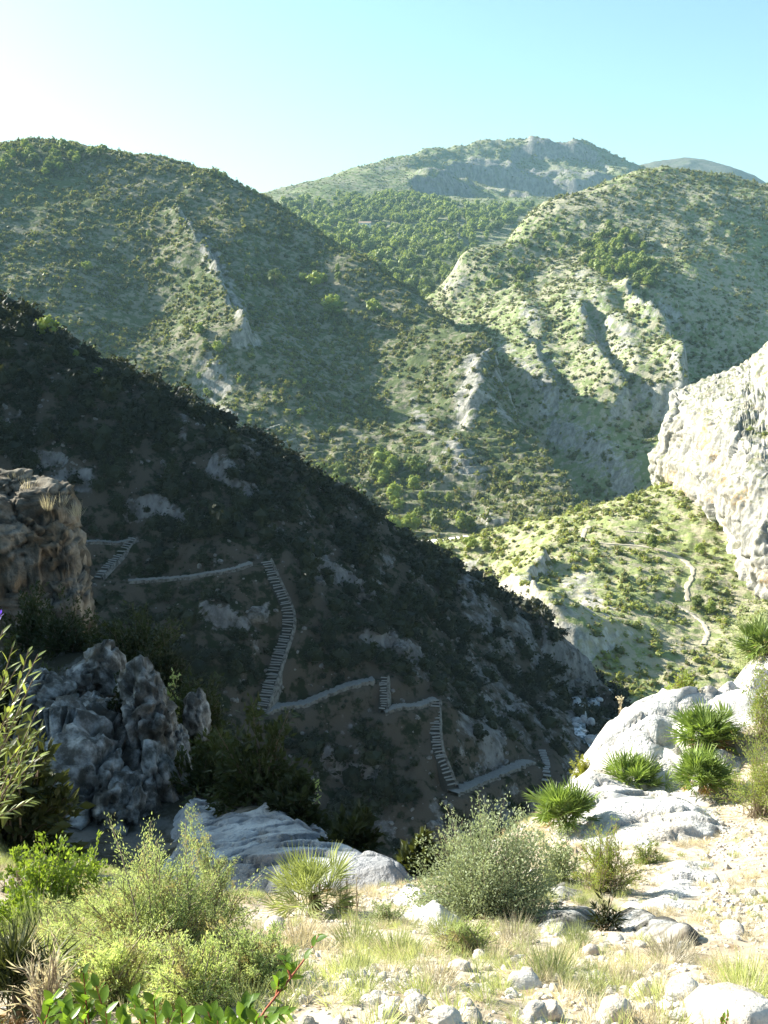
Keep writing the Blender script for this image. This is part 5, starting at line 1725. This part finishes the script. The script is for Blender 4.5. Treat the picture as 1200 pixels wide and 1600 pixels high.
gloss = [leaf_mesh(1.0, 0.52 + 0.06 * k, mf_gloss) for k in range(3)]
longl = [leaf_mesh(1.0, 0.22 + 0.03 * k, mf_long) for k in range(3)]
r_ = np.random.default_rng(55)
base = np.array([-0.42, 1.75, ground_z(-0.42, 1.75)])
sh = []
for px, py in [(82, 1560), (110, 1590), (130, 1565), (150, 1540), (165, 1580), (185, 1590), (205, 1560), (225, 1592), (240, 1560), (262, 1590), (283, 1575), (300, 1595), (325, 1580), (340, 1592), (360, 1600), (385, 1570), (400, 1592), (420, 1600), (100, 1575), (130, 1520)]:
    tip = at(px, py, r_.uniform(1.85, 2.25))
    b0 = np.array([tip[0] * 0.96 + r_.normal() * 0.02, tip[1] - 0.10, ground_z(tip[0] * 0.96, tip[1] - 0.1)])
    sh.append([b0, (b0 + tip) / 2 + [r_.normal() * 0.01, 0.02, 0.01], tip])
leafy_shrub('glossy_shrub', base, sh, gloss, 'glossy green leaved shrub along the lower left edge', 'shrub', m_redwood, 3, (13, 18), 0.040, 0.85, 0.003, 0.25)
b0 = np.array(at(385, 1612, 2.0))
leafy_shrub('red_stemmed_sprig', np.array([b0[0], b0[1], ground_z(b0[0], b0[1])]),
            [[b0 - [0.02, 0.02, 0.08], b0, at(425, 1565, 2.05), at(470, 1510, 2.15), at(490, 1478, 2.2), at(498, 1462, 2.22)], [at(400, 1592, 2.02), at(430, 1587, 2.05), at(450, 1583, 2.08)], [at(432, 1556, 2.08), at(436, 1530, 2.1)], [at(455, 1528, 2.1), at(445, 1500, 2.12)]],
            gloss, 'single sprig with a red stem and shiny oval leaves', 'sprig', m_redwood, 5, (9, 14), 0.032, 0.9, 0.0035, 0.15)
base = NG.hit(-60, 1440)
sh = []
for px, py, d in [(20, 1010, 5.6), (45, 1015, 5.8), (60, 1022, 5.9), (5, 985, 5.7), (52, 1060, 5.6), (30, 1075, 5.4), (58, 1110, 5.9), (15, 1120, 5.3), (45, 1150, 5.6), (62, 1180, 5.8), (20, 1190, 5.3), (40, 1215, 5.6), (10, 1240, 5.4), (-30, 1050, 5.6), (-20, 1150, 5.4), (50, 1250, 5.7), (25, 1045, 5.6), (8, 1065, 5.5), (35, 1110, 5.7), (60, 1140, 5.8), (0, 1160, 5.5), (-10, 1220, 5.6)]:
    tip = at(px, py, d)
    sh.append([base + r_.normal(size=3) * [0.08, 0.08, 0.0], base + (tip - base) * 0.5 + [-0.1, 0, 0.12] + r_.normal(size=3) * 0.04, tip])
leafy_shrub('long_leaved_shrub', base, sh, longl, 'shrub with long pale glossy leaves at the left edge', 'shrub', m_wood, 9, 13, 0.085, 0.75, 0.008, 0.62)
tip = at(2, 958, 5.6)
leafy_shrub('purple_flower', base + [0.05, 0.05, 0], [[base + [0.05, 0.05, 0], base + (tip - base) * 0.6 + [-0.12, 0, 0.05], tip]],
            [leaf_mesh(1.0, 0.3, leafmat('purple_petal', (0.10, 0.05, 0.45), trans=(0.8, 0.7, 1.0), unit=0.1))], 'purple flower at the left edge above the long leaves', 'flower', m_wood, 10, 6, 0.032, 0.4, 0.004, 0.95)
b0 = at(1133, 1606, 2.35)
leafy_shrub('little_succulent', b0, [[b0 - [0, 0, .03], at(1130, 1585, 2.35)], [b0 - [0, 0, .03], at(1138, 1582, 2.36)], [b0 - [0, 0, .03], at(1126, 1592, 2.34)]], gloss[:1], 'tiny reddish green sprig before the white boulder in the lower right', 'plant', m_redwood, 11, 5, 0.018, 0.4, 0.002, 0.3)

# ------------------------------------------------------------------ stones
stone_me = [mesh_from('stone', *rock_geo(3, (1, 0.8, 0.62), 700 + k, 0.30, 1.2, 0.55, fine=0.05), True, [m_stone]) for k in range(7)]
small_me = [mesh_from('stone', *rock_geo(2, (1, 0.8, 0.6), 720 + k, 0.32, 1.2, 0.7, fine=0.0), False, [m_stone]) for k in range(8)]
for k, (px, py, w, h, lb) in enumerate([
        (1062, 1566, 56, 40, 'rounded pale boulder with brown flecks, right of two alike in the dry grass'), (1006, 1558, 36, 34, 'smaller rounded boulder left of the flecked pale one'),
        (962, 1592, 54, 42, 'grey boulder with a dark shaded right side near the lower edge'), (1140, 1604, 120, 66, 'largest white boulder in the lower right corner'),
        (834, 1602, 34, 42, 'pointed white stone cut by the lower edge'), (862, 1590, 38, 40, 'grey speckled stone next to the pointed white one'), (818, 1542, 52, 22, 'flat white stone lying in dry grass'),
        (873, 1535, 18, 18, 'small upright stone between two tufts of grass'), (925, 1490, 24, 18, 'white cube shaped stone below the rock ledge'), (865, 1482, 17, 13, 'little white stone below the narrow ledge'),
        (963, 1470, 26, 14, 'flat stone at the foot of the grey ledge'), (1148, 1460, 40, 22, 'flat white stone in the gravel on the right'), (1176, 1398, 18, 12, 'lone stone high on the gravel at the right'),
        (606, 1588, 32, 26, 'white stone with a sharp shadow at the lower edge'), (648, 1575, 34, 28, 'angular white stone in the middle of the lower edge'), (712, 1520, 34, 20, 'pale stone below the broken white patch'),
        (748, 1498, 24, 16, 'grey stone at the foot of the wide dry tuft'), (694, 1552, 11, 15, 'small upright white stone in the gravel'), (702, 1600, 44, 30, 'white stone half hidden at the lower edge'), (745, 1598, 30, 30, 'stone beside the half hidden white one'),
        (540, 1545, 30, 18, 'brownish stone in the gravel left of the middle'), (480, 1530, 26, 16, 'pale stone near the red stemmed sprig'), (515, 1432, 26, 12, 'small pale stone under the pale palm tuft'), (640, 1412, 26, 14, 'white stone on the edge of the broken patch'),
        (1000, 1480, 18, 12, 'small pale stone right of the grey ledge'), (430, 1455, 34, 26, 'pile of brownish stone beside the feathery bush')]):
    p = NG.hit(px, py)
    d = np.linalg.norm(p)
    o = link('boulder' if w > 33 else 'stone', stone_me[k % 7], loc=p + np.array([0, 0, 0.2 * h * d / FPX]))
    s = d / FPX
    o.scale = (w * s / 2.1, w * s / 2.1, h * s / 1.35)
    o.rotation_euler = (_fr.normal() * 0.15, _fr.normal() * 0.15, _fr.uniform(0, 6.28))
    tag(o, lb, 'boulder' if w > 33 else 'stone')


def ground_dens(f):
    x, y = NG.V[:, 0], NG.V[:, 1]
    g = sstep(14, 11, np.hypot(x, y)) * (NG.V[:, 1] > 1.4) * (NG.px > 250 - 1e9)
    return g * f


_gd = ground_dens(sstep(-0.15, 0.35, fbm(NG.V * 0.9 + 5, 3)) * sstep(-2.2, 0.2, NG.V[:, 0] + 0.0) + 0.02)
P = sample(NG, 270, _gd, 61, margin=0)
r_ = np.random.default_rng(62)
for p in P:
    s = np.linalg.norm(p) * r_.uniform(2.6, 6.5) / FPX
    o = link('stone', small_me[int(r_.integers(8))], loc=p + [0, 0, 0.15 * s])
    o.scale = (s, s, s)
    o.rotation_euler = tuple(r_.uniform(0, 6.28, 3) * [0.15, 0.15, 1])
    tag(o, 'loose pale stone on the dry foreground slope', 'stone', 'loose stones on the foreground slope')
P = sample(NG, 9000, _gd + 0.05 * ground_dens(1.0), 63, margin=40)
k = len(P)
sz = 0.006 + 0.022 * r_.random(k) ** 3
mass('gravel', P, spin(k, r_, 0.4), np.column_stack([sz, sz, sz]), r_.integers(0, 8, k), protos(small_me, 'gravel_source'), 'pale gravel on the foreground slope')

# ------------------------------------------------------------------ grass
def tuft_mesh(r, n, h, mat, w=0.004, lean=0.5):
    a = r.uniform(0, 6.28, n)
    b = np.column_stack([np.cos(a), np.sin(a), a * 0]) * r.uniform(0, 0.35, n)[:, None] * h
    ln = r.uniform(0.1, lean, n)
    L = h * r.uniform(0.5, 1.1, n)
    T = np.column_stack([np.cos(a) * ln, np.sin(a) * ln, np.ones(n)])
    m = b + T * (L * 0.55)[:, None]
    tip = b + T * L[:, None] + np.column_stack([np.cos(a), np.sin(a), -0.5 + a * 0]) * (L * ln * 0.5)[:, None]
    B = np.column_stack([-np.sin(a), np.cos(a), a * 0]) * w / 2
    V = np.stack([b - B, b + B, m + B * 0.8, m - B * 0.8, tip, tip], 1)[:, :5]
    V = V.reshape(-1, 3)
    i = np.arange(n)[:, None] * 5
    F = np.concatenate([i + [[0, 1, 2, 3]], i + [[3, 2, 4, 4]]], 0)
    F = np.where(F == F, F, F)
    # second row as a triangle-like quad
    return mesh_from('grass_tuft', V, F[:n], False, [mat]), V, F


def tuft(r, n, h, mat, w=0.004, lean=0.5):
    a = r.uniform(0, 6.28, n)
    P = np.column_stack([np.cos(a), np.sin(a), a * 0]) * (r.random(n) ** 0.5 * 0.3 * h)[:, None]
    ln = r.uniform(0.05, lean, n)
    T = np.column_stack([np.cos(a) * ln, np.sin(a) * ln, np.ones(n)]) + r.normal(size=(n, 3)) * 0.12
    V, F = leaf_quads(P, T, h * r.uniform(0.45, 1.1, n), w, r)
    return mesh_from('grass_tuft', V, F, False, [mat])


tg = [tuft(r_, 70, 1.0, mf_straw, 0.022, 0.9) for _ in range(4)]
tgg = [tuft(r_, 90, 1.0, mf_gblade, 0.020, 0.7) for _ in range(4)]
c_straw, c_green = protos(tg, 'straw_source'), protos(tgg, 'green_source')
ns = fbm(NG.V * 0.8 + 40, 3)
nb = NG.V[:, 0]
P = sample(NG, 2400, ground_dens(sstep(-0.1, 0.4, -ns) + 0.05) * (1 - NG.attr['rock']), 71, margin=60)
k = len(P)
sz = r_.uniform(0.025, 0.085, k)
mass('dry_grass', P, spin(k, r_, 0.2), np.column_stack([sz * 1.3, sz * 1.3, sz]), r_.integers(0, 4, k), c_straw, 'dry straw coloured grass on the foreground slope')
P = sample(NG, 1500, ground_dens(sstep(0.0, 0.4, fbm(NG.V * 0.7 + 60, 3)) * (0.35 + sstep(1.0, -2.5, nb)) + 0.02) * (1 - NG.attr['rock']), 72, margin=60)
k = len(P)
sz = r_.uniform(0.03, 0.10, k)
mass('grass', P, spin(k, r_, 0.2), np.column_stack([sz * 1.2, sz * 1.2, sz]), r_.integers(0, 4, k), c_green, 'pale green grass on the foreground slope')
for px, py, w, h, gset, lb in [(860, 1530, 110, 60, tgg, 'soft green tuft of grass with a small upright stone in front'), (1165, 1560, 130, 70, tgg, 'bright green grass tuft above the largest white boulder'), (900, 1480, 70, 40, tgg, 'yellow green tuft below the rock ledges'),
                               (620, 1500, 120, 50, tgg, 'pale green tuft in the middle of the slope'), (550, 1480, 120, 50, tgg, 'light green tuft left of the middle'), (700, 1465, 90, 40, tgg, 'green tuft under the broken white patch'),
                               (1050, 1500, 120, 40, tg, 'straw coloured tuft above the flecked boulder'), (690, 1540, 110, 40, tg, 'straw tuft by the small upright stone'), (470, 1480, 110, 50, tg, 'dry tuft beside the feathery bush'),
                               (980, 1540, 80, 40, tg, 'dry tuft left of the rounded boulders'), (800, 1480, 100, 46, tg, 'straw tuft under the grey green bush'), (1100, 1590, 80, 50, tg, 'dry tuft between the flecked and the largest boulder'), (60, 1470, 150, 60, tgg, 'pale grass in front of the dense green bush'), (100, 1500, 140, 60, tg, 'dry pale grass above the dark spiky palm')]:
    p = NG.hit(px, py)
    s = np.linalg.norm(p) / FPX
    o = link('grass_tuft', tuft(r_, 420, 1.0, gset[0].materials[0], 0.012, 0.8), loc=p)
    o.scale = (w * s * 0.6, w * s * 0.6, h * s * 0.95)
    tag(o, lb, 'grass tuft')
for px, py, d in [(60, 772, 41.5), (28, 752, 42.5), (95, 785, 41.0), (120, 800, 41), (75, 790, 40.5), (45, 765, 41.5)]:
    o = link('grass_tuft', tg[int(r_.integers(4))], loc=at(px, py + 8, d))
    o.scale = (0.6, 0.6, 0.8)
    tag(o, 'straw coloured grass tuft on top of the ochre bluff', 'grass tuft', 'grass tufts on the bluff')
# shrubs that hang on the cliff
for px, py, d, w in [(1137, 768, 266, 14), (1150, 765, 262, 8), (1185, 650, 290, 14), (1172, 672, 272, 10), (1190, 600, 320, 14), (1150, 630, 312, 10), (1165, 755, 258, 9), (1125, 800, 270, 7), (1110, 628, 322, 9), (1085, 628, 330, 8), (1195, 680, 262, 12), (1160, 740, 262, 6)]:
    p = at(px, py, d) * 0.997
    o = link('shrub', c_spur.objects[int(r_.integers(6))].data, loc=p)
    s = w * d / FPX * 1.2
    o.scale = (s, s, s * 0.7)
    tag(o, 'small green shrub clinging to the pale cliff', 'shrub', 'shrubs on the pale cliff')
